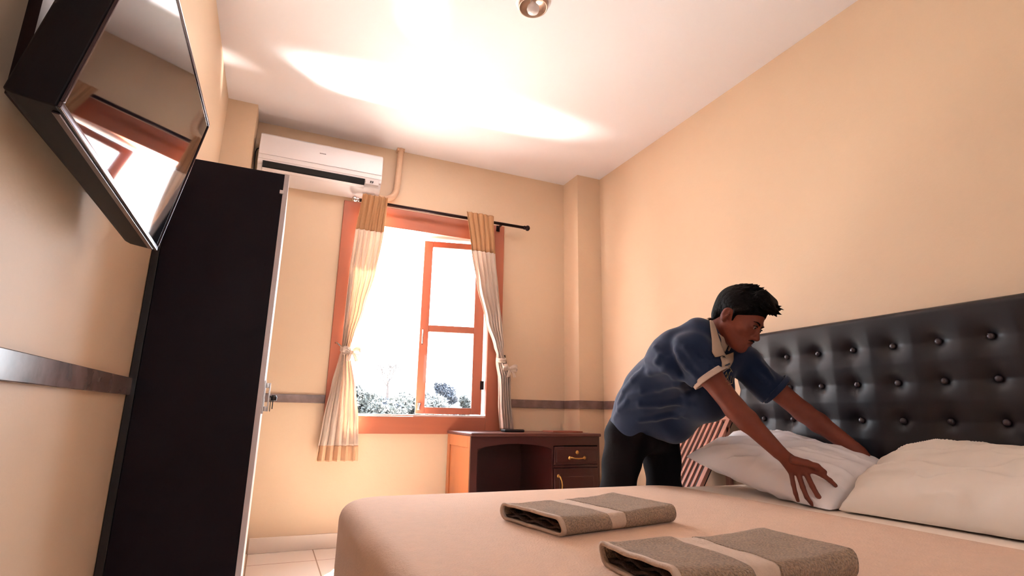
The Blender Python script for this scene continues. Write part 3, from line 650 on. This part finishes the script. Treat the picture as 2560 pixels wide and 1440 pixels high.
# ---------------------------------------------------------------- implicit surfaces (for the person)
class Vol:
    def __init__(s, lo, hi, h):
        s.lo = np.array(lo, float); s.h = h; s.n = np.ceil((np.array(hi)-s.lo)/h).astype(int)+1
        s.a = np.full(s.n, 0.5, np.float32)
    def _sl(s, blo, bhi):
        i0 = np.maximum(0, np.floor((blo-s.lo)/s.h).astype(int)); i1 = np.minimum(s.n, np.ceil((bhi-s.lo)/s.h).astype(int)+1)
        if (i1 <= i0).any(): return None, None
        g = [s.lo[k]+s.h*np.arange(i0[k], i1[k]) for k in range(3)]
        X, Y, Z = np.meshgrid(*g, indexing='ij'); return tuple(slice(i0[k], i1[k]) for k in range(3)), (X, Y, Z)
    def _put(s, sl, d, k, mode):
        a = s.a[sl]; d = d.astype(np.float32)
        if mode == 'add':
            if k <= 0: s.a[sl] = np.minimum(a, d); return
            hh = np.clip(0.5+0.5*(a-d)/k, 0, 1); s.a[sl] = a*(1-hh)+d*hh-k*hh*(1-hh)
        else:
            d = -d
            if k <= 0: s.a[sl] = np.maximum(a, d); return
            hh = np.clip(0.5-0.5*(a-d)/k, 0, 1); s.a[sl] = a*(1-hh)+d*hh+k*hh*(1-hh)
    def cone(s, p, q, r1, r2, k=0.02, mode='add'):
        p = np.array(p, float); q = np.array(q, float); R_ = max(r1, r2)+k+2*s.h
        sl, G = s._sl(np.minimum(p, q)-R_, np.maximum(p, q)+R_)
        if sl is None: return s
        d = q-p; L2 = d@d+1e-12
        t = np.clip(((G[0]-p[0])*d[0]+(G[1]-p[1])*d[1]+(G[2]-p[2])*d[2])/L2, 0, 1)
        D = np.sqrt((G[0]-p[0]-t*d[0])**2+(G[1]-p[1]-t*d[1])**2+(G[2]-p[2]-t*d[2])**2)-(r1+(r2-r1)*t)
        s._put(sl, D, k, mode); return s
    def ell(s, c, r, B=None, k=0.02, mode='add'):
        c = np.array(c, float); r = np.array(r, float); B = np.eye(3) if B is None else np.array(B, float)   # rows of B: axes
        R_ = r.max()+k+2*s.h; sl, G = s._sl(c-R_, c+R_)
        if sl is None: return s
        dx, dy, dz = G[0]-c[0], G[1]-c[1], G[2]-c[2]
        u = [B[i][0]*dx+B[i][1]*dy+B[i][2]*dz for i in range(3)]
        k0 = np.sqrt(sum((u[i]/r[i])**2 for i in range(3)))+1e-9; k1 = np.sqrt(sum((u[i]/r[i]**2)**2 for i in range(3)))+1e-9
        s._put(sl, k0*(k0-1)/k1, k, mode); return s
    def cut(s, p, n):
        """remove everything on the side the normal points to"""
        p = np.array(p, float); n = np.array(n, float); n = n/np.linalg.norm(n)
        g = [s.lo[k]+s.h*np.arange(s.n[k]) for k in range(3)]
        D = (g[0][:, None, None]-p[0])*n[0]+(g[1][None, :, None]-p[1])*n[1]+(g[2][None, None, :]-p[2])*n[2]
        s.a = np.maximum(s.a, D.astype(np.float32)); return s
    def warp(s, fn, band=0.03):
        idx = np.argwhere(np.abs(s.a) < band); P = s.lo+idx*s.h
        s.a[tuple(idx.T)] += fn(P).astype(np.float32); return s
    def mesh(s, name, m, parent=None, smooth_it=1):
        a = s.a; sg = a < 0
        act = np.zeros(np.array(a.shape)-1, bool)
        c0 = sg[:-1, :-1, :-1]
        for dx in (0, 1):
            for dy in (0, 1):
                for dz in (0, 1):
                    act |= (sg[dx:a.shape[0]-1+dx, dy:a.shape[1]-1+dy, dz:a.shape[2]-1+dz] != c0)
        idx = np.argwhere(act); N = len(idx); ids = np.full(act.shape, -1, np.int32); ids[tuple(idx.T)] = np.arange(N)
        corners = np.array([(x, y, z) for x in (0, 1) for y in (0, 1) for z in (0, 1)])
        val = np.stack([a[tuple((idx+c).T)] for c in corners], 1)
        acc = np.zeros((N, 3)); cnt = np.zeros(N)
        for i in range(8):
            for j in range(i+1, 8):
                if np.abs(corners[i]-corners[j]).sum() != 1: continue
                va, vb = val[:, i], val[:, j]; m_ = (va < 0) != (vb < 0)
                t = np.where(m_, va/np.where(m_, va-vb, 1), 0)[:, None]
                acc += np.where(m_[:, None], corners[i]+(corners[j]-corners[i])*t, 0); cnt += m_
        V = s.lo+(idx+acc/cnt[:, None])*s.h
        F = []
        for ax in range(3):
            o1, o2 = [k for k in range(3) if k != ax]
            sA = [slice(None)]*3; sB = [slice(None)]*3; sA[ax] = slice(0, -1); sB[ax] = slice(1, None)
            ch = sg[tuple(sA)] != sg[tuple(sB)]; e = np.argwhere(ch)
            e = e[(e[:, o1] > 0) & (e[:, o2] > 0) & (e[:, o1] < a.shape[o1]-1) & (e[:, o2] < a.shape[o2]-1)]
            def cid(d1, d2):
                q = e.copy(); q[:, o1] -= d1; q[:, o2] -= d2; return ids[tuple(q.T)]
            Q = np.stack([cid(1, 1), cid(0, 1), cid(0, 0), cid(1, 0)], 1)
            flip = sg[tuple(e.T)]
            if ax == 1: flip = ~flip
            Q[~flip] = Q[~flip][:, ::-1]
            F.append(Q)
        F = np.concatenate(F); F = F[(F >= 0).all(1)]
        me = bpy.data.meshes.new(name); me.from_pydata(V.tolist(), [], F.tolist()); me.update()
        me.materials.append(m); me.polygons.foreach_set('use_smooth', [True]*len(me.polygons))
        o = bpy.data.objects.new(name, me); COL.objects.link(o)
        if smooth_it:
            md = o.modifiers.new('smooth', 'SMOOTH'); md.factor = 0.5; md.iterations = smooth_it
        if parent is not None: part(o, parent)
        return o
def nz(v): v = np.array(v, float); return v/np.linalg.norm(v)

# ---------------------------------------------------------------- the man
pel = at(1603, 1078, 2.80); wst = at(1648, 985, 2.70); chs = at(1722, 905, 2.56); nck = at(1780, 846, 2.47)
shR = at(1726, 876, 2.38); shL = at(1862, 908, 2.60); elR = at(1838, 1022, 2.26); wrR = at(1945, 1128, 2.145)
elL = at(2008, 1030, 2.50); wrL = at(2148, 1130, 2.34)
hipR = at(1562, 1100, 2.76); hipL = at(1650, 1095, 2.90)
knR = at(1545, 1215, 2.80); knL = at(1660, 1215, 2.90)
S = nz(shL-shR)
def foot(k): return np.array([k[0]-0.02, k[1]+0.06, 0.09])
ftR, ftL = foot(knR), foot(knL)
knR = np.array([knR[0], knR[1], 0.53]); knL = np.array([knL[0], knL[1], 0.53])
toe = nz([0.35, -0.9, 0])
hd = at(1847, 797, 2.40)
# head frame: forward, up, side
F_ = nz(RT*0.54 - UP*0.42 - FW*0.72); U_ = RT*0.46 + UP*0.86 - FW*0.05; U_ = nz(U_-F_*(U_@F_)); S_ = np.cross(F_, U_)  # S_: the man's right, towards the camera
HS = 1.05
def H(x, y, z): return hd + (S_*x + F_*y + U_*z)*HS
HB_ = [S_, F_, U_]
lo = np.array([1.35, 1.15, -0.02]); hi = np.array([2.56, 2.85, 1.56])
body = Vol(lo, hi, 0.0045); nd0 = nz(H(0, -.035, -.055)-nck)
# torso and legs (mostly under the clothes)
for sg in (-1, 1):
    o_ = S*0.075*sg
    body.cone(pel+o_, wst+o_*0.9, .095, .085, .05); body.cone(wst+o_*0.9, chs+o_, .085, .10, .05); body.cone(chs+o_, nck+S*sg*0.05-nd0*.03, .10, .055, .04)
body.cone(nck+S*-0.02-nd0*.035, shR, .035, .038, .02); body.cone(nck+S*0.02-nd0*.035, shL, .035, .038, .02)
body.cone(hipR, knR, .085, .055, .04).cone(knR, ftR, .055, .038, .03).cone(ftR-[0, 0, .04], ftR-[0, 0, .045]+toe*.17, .04, .034, .03)
body.cone(hipL, knL, .085, .055, .04).cone(knL, ftL, .055, .038, .03).cone(ftL-[0, 0, .04], ftL-[0, 0, .045]+toe*.17, .04, .034, .03)
# arms
def arm(sh, el, wr):
    body.cone(sh, sh+(el-sh)*.4, .042, .050, .02).cone(sh+(el-sh)*.4, el, .050, .044, .03)
    mid = el+(wr-el)*0.28
    body.cone(el, mid, .043, .043, .02); body.cone(mid, wr, .043, .029, .02)
arm(shR, elR, wrR); arm(shL, elL, wrL)
# right hand, back of the hand up, fingers on the pillow
def P3(px, py, d): return at(px, py, d)
kn = [P3(1977, 1178, 2.125), P3(1995, 1182, 2.115), P3(2015, 1183, 2.105), P3(2032, 1176, 2.10)]      # little, ring, middle, index
wa = wrR
for i, k_ in enumerate(kn): body.cone(wa+(k_-wa)*0.12, k_, .017, .0125, .014)
fing = [[kn[0], P3(1983, 1210, 2.10), P3(1989, 1234, 2.085), P3(1995, 1252, 2.085)],
        [kn[1], P3(2007, 1218, 2.085), P3(2017, 1243, 2.06), P3(2031, 1262, 2.06)],
        [kn[2], P3(2031, 1216, 2.06), P3(2044, 1239, 2.045), P3(2059, 1256, 2.05)],
        [kn[3], P3(2057, 1188, 2.06), P3(2075, 1201, 2.055), P3(2089, 1214, 2.055)]]
for fg, r in zip(fing, (.0088, .0098, .010, .0098)):
    for a_, b2, ra, rb in zip(fg, fg[1:], (r*1.12, r, r*.93), (r, r*.93, r*.80)): body.cone(a_, b2, ra, rb, .004)
th_ = [P3(1985, 1150, 2.10), P3(2018, 1158, 2.085), P3(2042, 1166, 2.075), P3(2062, 1180, 2.07)]
for a_, b2, ra, rb in zip(th_, th_[1:], (.016, .0125, .0115), (.0125, .0115, .009)): body.cone(a_, b2, ra, rb, .008)
# left hand, behind the far pillow
dL = nz(wrL-elL); sL = nz(np.cross(dL, [0, 0, 1])); uL = np.cross(sL, dL)
for i in range(4):
    off = sL*(i-1.5)*0.021; k_ = wrL+dL*0.088+off-uL*0.004
    body.cone(wrL+dL*0.012+off*0.5, k_, .017, .0125, .014)
    ln = (.066, .078, .083, .074)[i]; d1 = nz(dL*0.95-uL*0.35+off*2); d2 = nz(dL*0.75-uL*0.75+off*2); a_ = k_
    for L_, dd_, r1, r2 in ((ln*.45, d1, .0108, .010), (ln*.32, nz(d1+d2), .010, .009), (ln*.26, d2, .009, .008)):
        body.cone(a_, a_+dd_*L_, r1, r2, .004); a_ = a_+dd_*L_
a_ = wrL+dL*0.03+sL*-0.02
for L_, dd_, r1, r2 in ((.045, nz(dL-sL*0.9-uL*0.2), .016, .0125), (.032, nz(dL-sL*0.6-uL*0.4), .0125, .011), (.026, nz(dL-sL*0.4-uL*0.5), .011, .009)):
    body.cone(a_, a_+dd_*L_, r1, r2, .008); a_ = a_+dd_*L_
# neck and head
body.cone(nck+S*0.0, H(0, -.035, -.055), .060, .054, .03)
body.ell(H(0, -.012, .040), (0.08344, 0.10528, 0.09856), HB_, .02)
body.ell(H(0, .028, -.030), (0.06496, 0.07168, 0.08960), HB_, .03)
body.ell(H(0, .052, -.075), (0.04032, 0.04032, 0.04032), HB_, .03)
body.cone(H(.052, -.005, -.055), H(.018, .066, -.098), .016, .016, .03).cone(H(-.052, -.005, -.055), H(-.018, .066, -.098), .016, .016, .03)
body.cone(H(-.012, .076, -.102), H(.012, .076, -.102), .015, .015, .018)
body.cone(H(-.032, .082, .018), H(.032, .082, .018), .011, .011, .014)         # brow ridge
for e in (-1, 1):
    body.ell(H(e*.042, .062, -.028), (0.02240, 0.02240, 0.02240), HB_, .02)             # cheek
    body.ell(H(e*.030, .096, .000), (0.01568, 0.01456, 0.01064), HB_, .010, 'sub')      # socket
    body.ell(H(e*.029, .080, -.001), (0.01736, 0.01512, 0.01288), HB_, .004)          # lids
    body.ell(H(e*.074, -.026, -.010), (0.00896, 0.02128, 0.03472), [nz(S_*1+F_*e*-.35), nz(F_+S_*e*.35), U_], .006)   # ear
    body.ell(H(e*.081, -.020, -.004), (0.00672, 0.01008, 0.01792), HB_, .004, 'sub')
    body.ell(H(e*.072, -.017, -.036), (0.00784, 0.00896, 0.01008), HB_, .006)
    body.ell(H(e*.0115, .101, -.041), (0.00952, 0.01120, 0.00840), HB_, .006)          # nostril wings
body.cone(H(0, .090, .008), H(0, .110, -.034), .0075, .0105, .010)              # nose
body.ell(H(0, .110, -.036), (0.01288, 0.01176, 0.01120), HB_, .008)
body.ell(H(0, .085, -.066), (0.02912, 0.01568, 0.01456), HB_, .012)                       # mouth area
body.ell(H(0, .0985, -.0605), (0.02240, 0.00728, 0.00582), HB_, .004); body.ell(H(0, .0965, -.0725), (0.01904, 0.00728, 0.00672), HB_, .004)
body.ell(H(0, .106, -.0665), (0.02352, 0.00672, 0.00134), HB_, .003, 'sub')
person = body.mesh('person', M['skin'], None, 2)
tag(person, 'man in navy polo shirt bending over the bed, reaching for the pillows', 'person')
def pp_(o): o.parent = person; return o
# hair
hair = Vol(np.array(hd)-.22, np.array(hd)+.23, 0.0035)
hair.ell(H(0, -.020, .048), (0.09152, 0.11440, 0.09776), HB_, .02)
hair.ell(H(0, -.075, .005), (0.06656, 0.04368, 0.07800), HB_, .02)
hair.cone(H(-.045, .055, .118), H(.045, .055, .118), .034, .034, .02)
hair.cone(H(-.035, .084, .102), H(.040, .084, .106), .024, .024, .015)
hair.cone(H(.03, .104, .098), H(-.02, .100, .095), .014, .014, .012)
rg = random.Random(5)
for i in range(150):       # tufts
    th = rg.uniform(-PI, PI); ph_ = rg.uniform(0.05, 1.25)
    b0_ = np.array([.080*math.sin(ph_)*math.cos(th), .098*math.sin(ph_)*math.sin(th)-.015, .052+.092*math.cos(ph_)])
    dr_ = np.array([rg.uniform(-.3, .3)+b0_[0]*4, 0.9+rg.uniform(-.3, .3), .55+rg.uniform(-.2, .5)]); dr_ = nz(dr_)*rg.uniform(.012, .034)
    e_ = b0_+dr_; hair.cone(H(*b0_), H(*e_), .008, .0018, .004)
for i in range(40):        # fringe
    x = rg.uniform(-.06, .065); b0_ = np.array([x, .085+rg.uniform(-.01, .01), .105+rg.uniform(-.02, .02)])
    e_ = b0_+nz([rg.uniform(-.3, .5), 1, rg.uniform(-.9, .4)])*rg.uniform(.02, .045); hair.cone(H(*b0_), H(*e_), .008, .0018, .004)
# clear the face and the ears
hair.ell(H(0, .075, -.042), (0.08736, 0.07840, 0.09856), HB_, .008, 'sub')
hair.ell(H(.08, -.012, -.030), (0.03360, 0.04032, 0.04928), HB_, .006, 'sub'); hair.ell(H(-.08, -.012, -.030), (0.03360, 0.04032, 0.04928), HB_, .006, 'sub')
hair.cone(H(.068, .050, .050), H(.076, .015, .022), .016, .012, .008)
hair.cone(H(.076, .008, .015), H(.066, .012, -.022), .010, .004, .006)           # sideburn
hair.cut(H(0, -.05, -.075), -U_*1.0-F_*0.3)
pp_(hair.mesh('hair', M['hair'], None, 1))
# brows, moustache, eyes
for e in (-1, 1):
    c_ = [H(e*.011, .0965, .014), H(e*.019, .0975, .018), H(e*.029, .0945, .0205), H(e*.038, .0885, .020), H(e*.046, .0810, .016)]
    pp_(MB().tube(c_, [.0022, .0032, .0034, .0026, .0010], 8).build('eyebrow', M['hair'], None, smooth=True))
    q = MB(); mt = Matrix((list(S_)+[0], list(F_)+[0], list(U_)+[0], [0, 0, 0, 1])).transposed(); mt.translation = Vector(H(e*.029, .0845, -.001))
    prof_ = [(0.0001, -.0118)]+[(.0118*math.sin(PI*i/10), -.0118*math.cos(PI*i/10)) for i in range(1, 10)]+[(0.0001, .0118)]
    ey = pp_(q.lathe(prof_, 18, mt).build('eyeball', M['eye'], None, smooth=True))
    mt2 = mt.copy() @ Matrix.Rotation(-PI/2, 4, 'X'); mt2.translation = Vector(H(e*.029, .0935, -.003))
    ir = MB().lathe([(0.0001, .0028), (.0035, .0023), (.0055, .0005), (.0058, -.002)], 16, mt2).build('iris', M['iris'], None, smooth=True); ir.parent = ey
    lid = pp_(MB().tube([H(e*.017, .0945, .002), H(e*.025, .0975, .0055), H(e*.034, .0955, .0055), H(e*.043, .087, .001)], [.0012, .0022, .0022, .001], 6).build('eyelashes', M['hair'], None, smooth=True))
pp_(MB().tube([H(-.022, .0955, -.060), H(-.010, .1035, -.053), H(0, .105, -.0525), H(.010, .1035, -.053), H(.022, .0955, -.060)], [.0014, .0030, .0026, .0030, .0014], 8).build('moustache', M['hair'], None, smooth=True))
pp_(MB().tube([H(-.018, .098, -.0735), H(-.008, .1035, -.0735), H(0, .104, -.0735), H(.008, .1035, -.0735), H(.018, .098, -.0735)], [.002, .0036, .0038, .0036, .002], 8).build('lower_lip', M['lip'], None, smooth=True))
# trousers
tr_ = Vol((1.45, 2.1, 0.02), (2.3, 2.85, 1.12), 0.006)
for sg in (-1, 1): tr_.cone(pel+S*0.075*sg, wst+S*0.06*sg, .115, .095, .05)
tr_.cone(pel+FW*-.02, at(1588, 1070, 2.80), .10, .105, .05)
tr_.cone(hipR, knR, .105, .088, .04).cone(knR, ftR+[0, 0, .02], .088, .072, .03)
tr_.cone(hipL, knL, .105, .088, .04).cone(knL, ftL+[0, 0, .02], .088, .072, .03)
tr_.warp(lambda P: 0.004*np.sin(P[:, 2]*38+P[:, 0]*22)*np.sin(P[:, 1]*25+P[:, 2]*12)+0.003*np.sin(P[:, 0]*60+P[:, 2]*14))
tr_.cut((0, 0, 0.075), (0, 0, -1))
pp_(tr_.mesh('trousers', M['pants'], None, 2))
# shoes
for ft in (ftR, ftL):
    sh_ = Vol(ft-[.2, .28, .12], ft+[.2, .2, .06], 0.006)
    sh_.cone(ft-[0, 0, .045], ft-[0, 0, .05]+toe*.19, .044, .038, .02).cone(ft-[0, 0, .01], ft-[0, 0, .04], .05, .048, .02)
    sh_.cut((0, 0, 0.001), (0, 0, -1)); pp_(sh_.mesh('shoe', M['black'], None, 1))
# polo shirt
shirt = Vol((1.35, 1.45, .70), (2.45, 2.75, 1.50), 0.0055)
pl2 = at(1606, 1050, 2.79)
for sg in (-1, 1):
    shirt.cone(pl2+S*.08*sg, wst+S*0.08*sg, .115, .118, .06); shirt.cone(wst+S*0.08*sg, chs+S*.085*sg, .120, .122, .06); shirt.cone(chs+S*.085*sg, nck+S*sg*0.055-F_*.01, .122, .080, .05)
shirt.cone(at(1700, 1040, 2.66), at(1765, 985, 2.53), .10, .11, .08)          # loose front hanging from the chest
shirt.cone(at(1690, 1075, 2.70), at(1640, 1010, 2.70), .07, .10, .06)
dR = nz(elR-shR); dLs = nz(elL-shL)
cuR = shR+dR*.135; cuL = shL+dLs*.175
shirt.cone(nck+S*.05-nd0*.045, shL, .062, .076, .04)
shirt.cone(shR+S*.01, cuR+dR*.02, .080, .080, .022); shirt.cone(shL-S*.01, cuL+dLs*.02, .080, .078, .022)
_wr = np.random.RandomState(4)
_W = []
for k_ in range(16):
    ax1 = nz(chs-pel); a_ = _wr.uniform(-.5, .5); dirw = nz(ax1*_wr.uniform(.3, 1)+S*_wr.uniform(-1, 1)+UP*_wr.uniform(-1, 1))
    _W.append((dirw*_wr.uniform(12, 42), _wr.uniform(0, 6.28), _wr.uniform(.0015, .0045)))
def wr_fn(P):
    o_ = 0
    for w_, p_, a_ in _W: o_ = o_ + a_*np.sin(P@w_+p_+1.5*np.sin(P@(w_[[1, 2, 0]]*.35)+p_*2))
    # gathers that radiate from the near armpit
    D = P-(shR+S*.05-UP*.02); rr_ = np.linalg.norm(D, axis=1); an = np.arctan2(D@UP, D@RT)
    return o_ + 0.005*np.clip(rr_/.12-.3, 0, 1)*np.sin(an*7)*np.exp(-((rr_-.16)/.10)**2)
shirt.warp(wr_fn)
def region_cut(vol, p, n, c, rad):
    # cut only near c
    n = nz(n); g = [vol.lo[k]+vol.h*np.arange(vol.n[k]) for k in range(3)]
    X, Y, Z = np.meshgrid(*g, indexing='ij')
    D = (X-p[0])*n[0]+(Y-p[1])*n[1]+(Z-p[2])*n[2]; Rr = np.sqrt((X-c[0])**2+(Y-c[1])**2+(Z-c[2])**2)-rad
    vol.a = np.maximum(vol.a, np.minimum(D, -Rr).astype(np.float32))
region_cut(shirt, cuR, dR, cuR+dR*.09, .125); region_cut(shirt, cuL, dLs, cuL+dLs*.09, .125)
bd = nz(pel-wst)
shirt.cut(at(1575, 1062, 2.79)+bd*0.02, nz(bd*0.9-RT*0.25*0+UP*-0.3))
# neck opening
nd = nz(H(0, -.035, -.055)-nck)
# cloth folds, raised on the surface of a first, plain version of the shirt
from mathutils.bvhtree import BVHTree
_pre = shirt.mesh('fold_guide', M['shirt'], None, 0); _bt = BVHTree.FromPolygons([v.co.copy() for v in _pre.data.vertices], [tuple(p.vertices) for p in _pre.data.polygons])
bpy.data.objects.remove(_pre, do_unlink=True)
def onshirt(px, py):
    h_ = _bt.ray_cast(Vector(CAM), Vector(at(px, py, 1.0)-CAM).normalized())
    return None if h_[0] is None else np.array(h_[0]+h_[1]*-0.002)
def fold(pts, r=.008, k=.016, mode='add'):
    P_ = [onshirt(*p) for p in pts]; n_ = len(P_)
    for i in range(n_-1):
        if P_[i] is None or P_[i+1] is None or np.linalg.norm(P_[i]-P_[i+1]) > .15: continue
        w0 = math.sin(PI*(i+.35)/(n_+.1)); w1 = math.sin(PI*(i+1.0)/(n_+.1))
        shirt.cone(P_[i], P_[i+1], r*max(.35, w0), r*max(.35, w1), k, mode)
for F0 in ([(1688, 874), (1700, 895), (1718, 918), (1738, 938)], [(1712, 868), (1730, 893), (1748, 915), (1768, 932)], [(1672, 898), (1684, 922), (1702, 944), (1722, 958)],
           [(1560, 935), (1590, 938), (1625, 932), (1660, 925), (1692, 936)], [(1570, 990), (1605, 980), (1645, 972), (1690, 962), (1725, 968)],
           [(1556, 1022), (1600, 1012), (1650, 1012), (1700, 1006), (1745, 985)], [(1600, 1052), (1640, 1046), (1690, 1038), (1735, 1015)],
           [(1636, 868), (1650, 890), (1668, 915), (1684, 945)], [(1545, 1010), (1560, 978), (1582, 950), (1606, 925)], [(1590, 905), (1615, 900), (1642, 905), (1665, 920)],
           [(1700, 960), (1712, 985), (1718, 1010), (1712, 1040)], [(1535, 1045), (1548, 1025), (1566, 1005)],
           [(1900, 905), (1915, 925), (1930, 945)], [(1880, 925), (1900, 945), (1918, 958)]):
    fold(F0, .0075, .022)
shm = pp_(shirt.mesh('polo_shirt', M['shirt'], None, 4))
# cuffs: ribbed bands
for cu, d_, r_, el in ((cuR, dR, .0855, elR), (cuL, dLs, .0830, elL)):
    cv = Vol(cu-.13, cu+.13, 0.004); cv.cone(cu-d_*.012, cu+d_*.012, r_, r_, 0); cv.cone(cu-d_*.2, cu+d_*.2, r_-.010, r_-.010, 0, 'sub')
    cv.cut(cu+d_*.014, d_); cv.cut(cu-d_*.012, -d_)
    o = cv.mesh('sleeve_cuff', M['cuff'] if el is elR else M['shirt'], None, 1); o.parent = shm
# collar
def bvh(o): return BVHTree.FromPolygons([v.co.copy() for v in o.data.vertices], [tuple(p.vertices) for p in o.data.polygons])
_tr = [bvh(shm), bvh(person)]
def lay(px, py, off=0.004):
    """point lying on the shirt or the skin"""
    d = Vector(at(px, py, 1.0)-CAM); dn = d.normalized(); best = None
    for t in _tr:
        h_ = t.ray_cast(Vector(CAM), dn)
        if h_[0] is not None and (best is None or h_[3] < best[3]): best = h_
    if best is None: return Vector(at(px, py, 2.4))
    return best[0]+best[1]*off
co = Vol(nck-.17, nck+.2, 0.0035); fwd_c = nz(nz(F_-nd*(F_@nd))+RT*.2)
cb_ = nck+nd*.030
co.cone(cb_-nd*.03, cb_+nd*.03, .094, .076, 0); co.cone(cb_-nd*.08, cb_+nd*.06, .097, .060, 0, 'sub'); co.cut(cb_+nd*.030, nd); co.cut(cb_-nd*.022, -nd)
co.ell(cb_+fwd_c*.085+nd*.0, (.020, .05, .06), [nz(np.cross(nd, fwd_c)), fwd_c, nd], .002, 'sub')
o = co.mesh('collar', M['collar'], None, 1); o.parent = shm
def patch(name, La, Lb, m, off, n=14, th=.004, par=None):
    def ip(L_, t):
        k = t*(len(L_)-1); i = min(int(k), len(L_)-2); f_ = k-i
        return L_[i][0]+(L_[i+1][0]-L_[i][0])*f_, L_[i][1]+(L_[i+1][1]-L_[i][1])*f_
    q = MB()
    def P(u, v):
        a_ = ip(La, u); b2 = ip(Lb, u); return lay(a_[0]+(b2[0]-a_[0])*v, a_[1]+(b2[1]-a_[1])*v, off)
    o = q.grid(P, n, 7).build(name, m, None, smooth=True, solid=th, offset=1)
    md = o.modifiers.new('sm', 'SMOOTH'); md.iterations = 4; o.parent = par or shm; return o
patch('collar_wing', [(1770, 803), (1773, 838), (1777, 876), (1784, 893)], [(1781, 806), (1792, 842), (1800, 868), (1813, 889)], M['collar'], .013)
patch('placket', [(1797, 893), (1803, 912), (1806, 926)], [(1832, 878), (1832, 900), (1822, 918)], M['collar'], .010)
bt_ = MB().lathe([(0.0001, .003), (.004, .003), (.0055, 0), (.004, -.003), (.0001, -.003)], 14, Matrix.Translation(lay(1805, 899, .018))).build('button', M['black'], None, smooth=True); bt_.parent = shm
# stitched gold letters on the chest
q = MB()
def stroke(pts):
    q.tube([lay(x, y, .004) for x, y in pts], .0016, 6)
stroke([(1811, 938), (1815, 930), (1818, 946), (1822, 932), (1826, 926)])
stroke([(1814, 955), (1816, 942), (1824, 957), (1826, 940)])
stroke([(1820, 962), (1829, 959), (1831, 944)]); stroke([(1817, 922), (1824, 920), (1829, 930)])
o = q.build('chest_emblem', M['gold'], None, smooth=True); o.parent = shm

# ---------------------------------------------------------------- outside
gr = structure(box('ground', -60, 90, 4.6, 120, -3.2, -3.0, M['concrete']))
def leaf_bush(name, label, cx_, cy_, z0, blobs, nleaf, size, m, seed, stem=True, group=None):
    root = thing(name, label, 'tree' if 'tree' in name else 'bush', (cx_, cy_, -3.0), group)
    rr = random.Random(seed); q = MB()
    for i in range(nleaf):
        bx_, by_, bz_, br_ = rr.choice(blobs)
        th = rr.uniform(0, 2*PI); cz = rr.uniform(-1, 1); s_ = math.sqrt(1-cz*cz); rad = br_*rr.uniform(0.75, 1.08)
        p = Vector((cx_+bx_+rad*s_*math.cos(th), cy_+by_+rad*s_*math.sin(th), z0+bz_+rad*cz*0.85))
        a = Vector((rr.uniform(-1, 1), rr.uniform(-1, 1), rr.uniform(-1, 1))).normalized(); b2 = a.orthogonal().normalized()
        L_ = size*rr.uniform(.6, 1.3); q.add([p-a*L_, p-b2*L_*.4, p+a*L_, p+b2*L_*.4], [(0, 1, 2, 3)])
    part(q.build('foliage', m, None), root)
    if stem:
        q = MB().tube([(cx_, cy_, -3.0), (cx_+.05, cy_, z0-.5), (cx_, cy_, z0+.4)], [.16, .12, .05], 8)
        for k in range(4):
            bx_, by_, bz_, br_ = blobs[k % len(blobs)]; q.tube([(cx_, cy_, z0-.4), (cx_+bx_*.8, cy_+by_*.8, z0+bz_*.8)], [.07, .02], 6)
        part(q.build('trunk', M['bark'], None), root)
    return root
def blobs(seed, n, sx, sz, r):
    rr = random.Random(seed); return [(rr.uniform(-sx, sx), rr.uniform(-sx*.6, sx*.6), rr.uniform(0, sz), rr.uniform(r*.6, r)) for _ in range(n)]
leaf_bush('bush', 'pale leafy bush filling the bottom of the open window', 2.75, 14.0, -.08, blobs(1, 90, 1.35, 1.4, .30), 22000, .07, M['leafpale'], 1)
leaf_bush('bush', 'small bluish bush below the bare tree', 4.35, 22.0, .35, blobs(2, 12, .8, 1.1, .35), 3600, .11, M['leafblue'], 2)
leaf_bush('tree', 'broad bushy tree seen through the window glass, left of the smaller one', 7.2, 24.0, .65, blobs(3, 16, .42, 1.45, .36), 9000, .09, M['leafblue'], 3)
leaf_bush('tree', 'small round tree by the right edge of the window glass', 9.15, 26.5, .6, blobs(4, 8, .18, 1.1, .26), 2600, .10, M['leafpale'], 4)
leaf_bush('bush', 'low hedge at the foot of the trees behind the window glass', 5.7, 18.0, -.38, blobs(5, 44, 1.5, 1.05, .30), 10000, .08, M['leafpale'], 5)
bt = thing('bare_tree', 'bare tree with fine spreading branches outside the open window', 'tree', (10.7, 55, -3.0))
q = MB(); rr = random.Random(11)
def branch(p, d, L_, r, depth):
    n_seg = 3; pts = [p]; rs = [r]
    for i in range(n_seg):
        d = (d+Vector((rr.uniform(-.18, .18), rr.uniform(-.18, .18), rr.uniform(-.05, .10)))).normalized(); p = p+d*L_/n_seg; pts.append(p); rs.append(r*(1-.3*(i+1)/n_seg))
    q.tube(pts, rs, 5, cap=False)
    if depth >= 6: return
    a0 = rr.uniform(0, 6.28); side = d.orthogonal().normalized(); up2 = d.cross(side)
    nb = 5 if depth == 1 else (3 if depth < 4 else 2)
    for k in range(nb):
        a = a0+6.28*k/nb+rr.uniform(-.4, .4); t_ = rr.uniform(.55, .95) if depth > 1 else rr.uniform(.5, 1.3)
        nd_ = (d+(side*math.cos(a)+up2*math.sin(a))*t_+Vector((0, 0, .08))).normalized()
        branch(pts[-1] if k % 2 == 0 else pts[-2], nd_, L_*rr.uniform(.68, .88), max(rs[-1]*.66, .024), depth+1)
q.tube([(10.7, 55, -3.0), (10.75, 55, 0), (10.7, 55, 2.7)], [.26, .2, .15], 8)
branch(Vector((10.7, 55, 2.6)), Vector((0.02, 0, 1)), 1.15, .14, 1)
part(q.build('branches', M['bark'], None), bt)
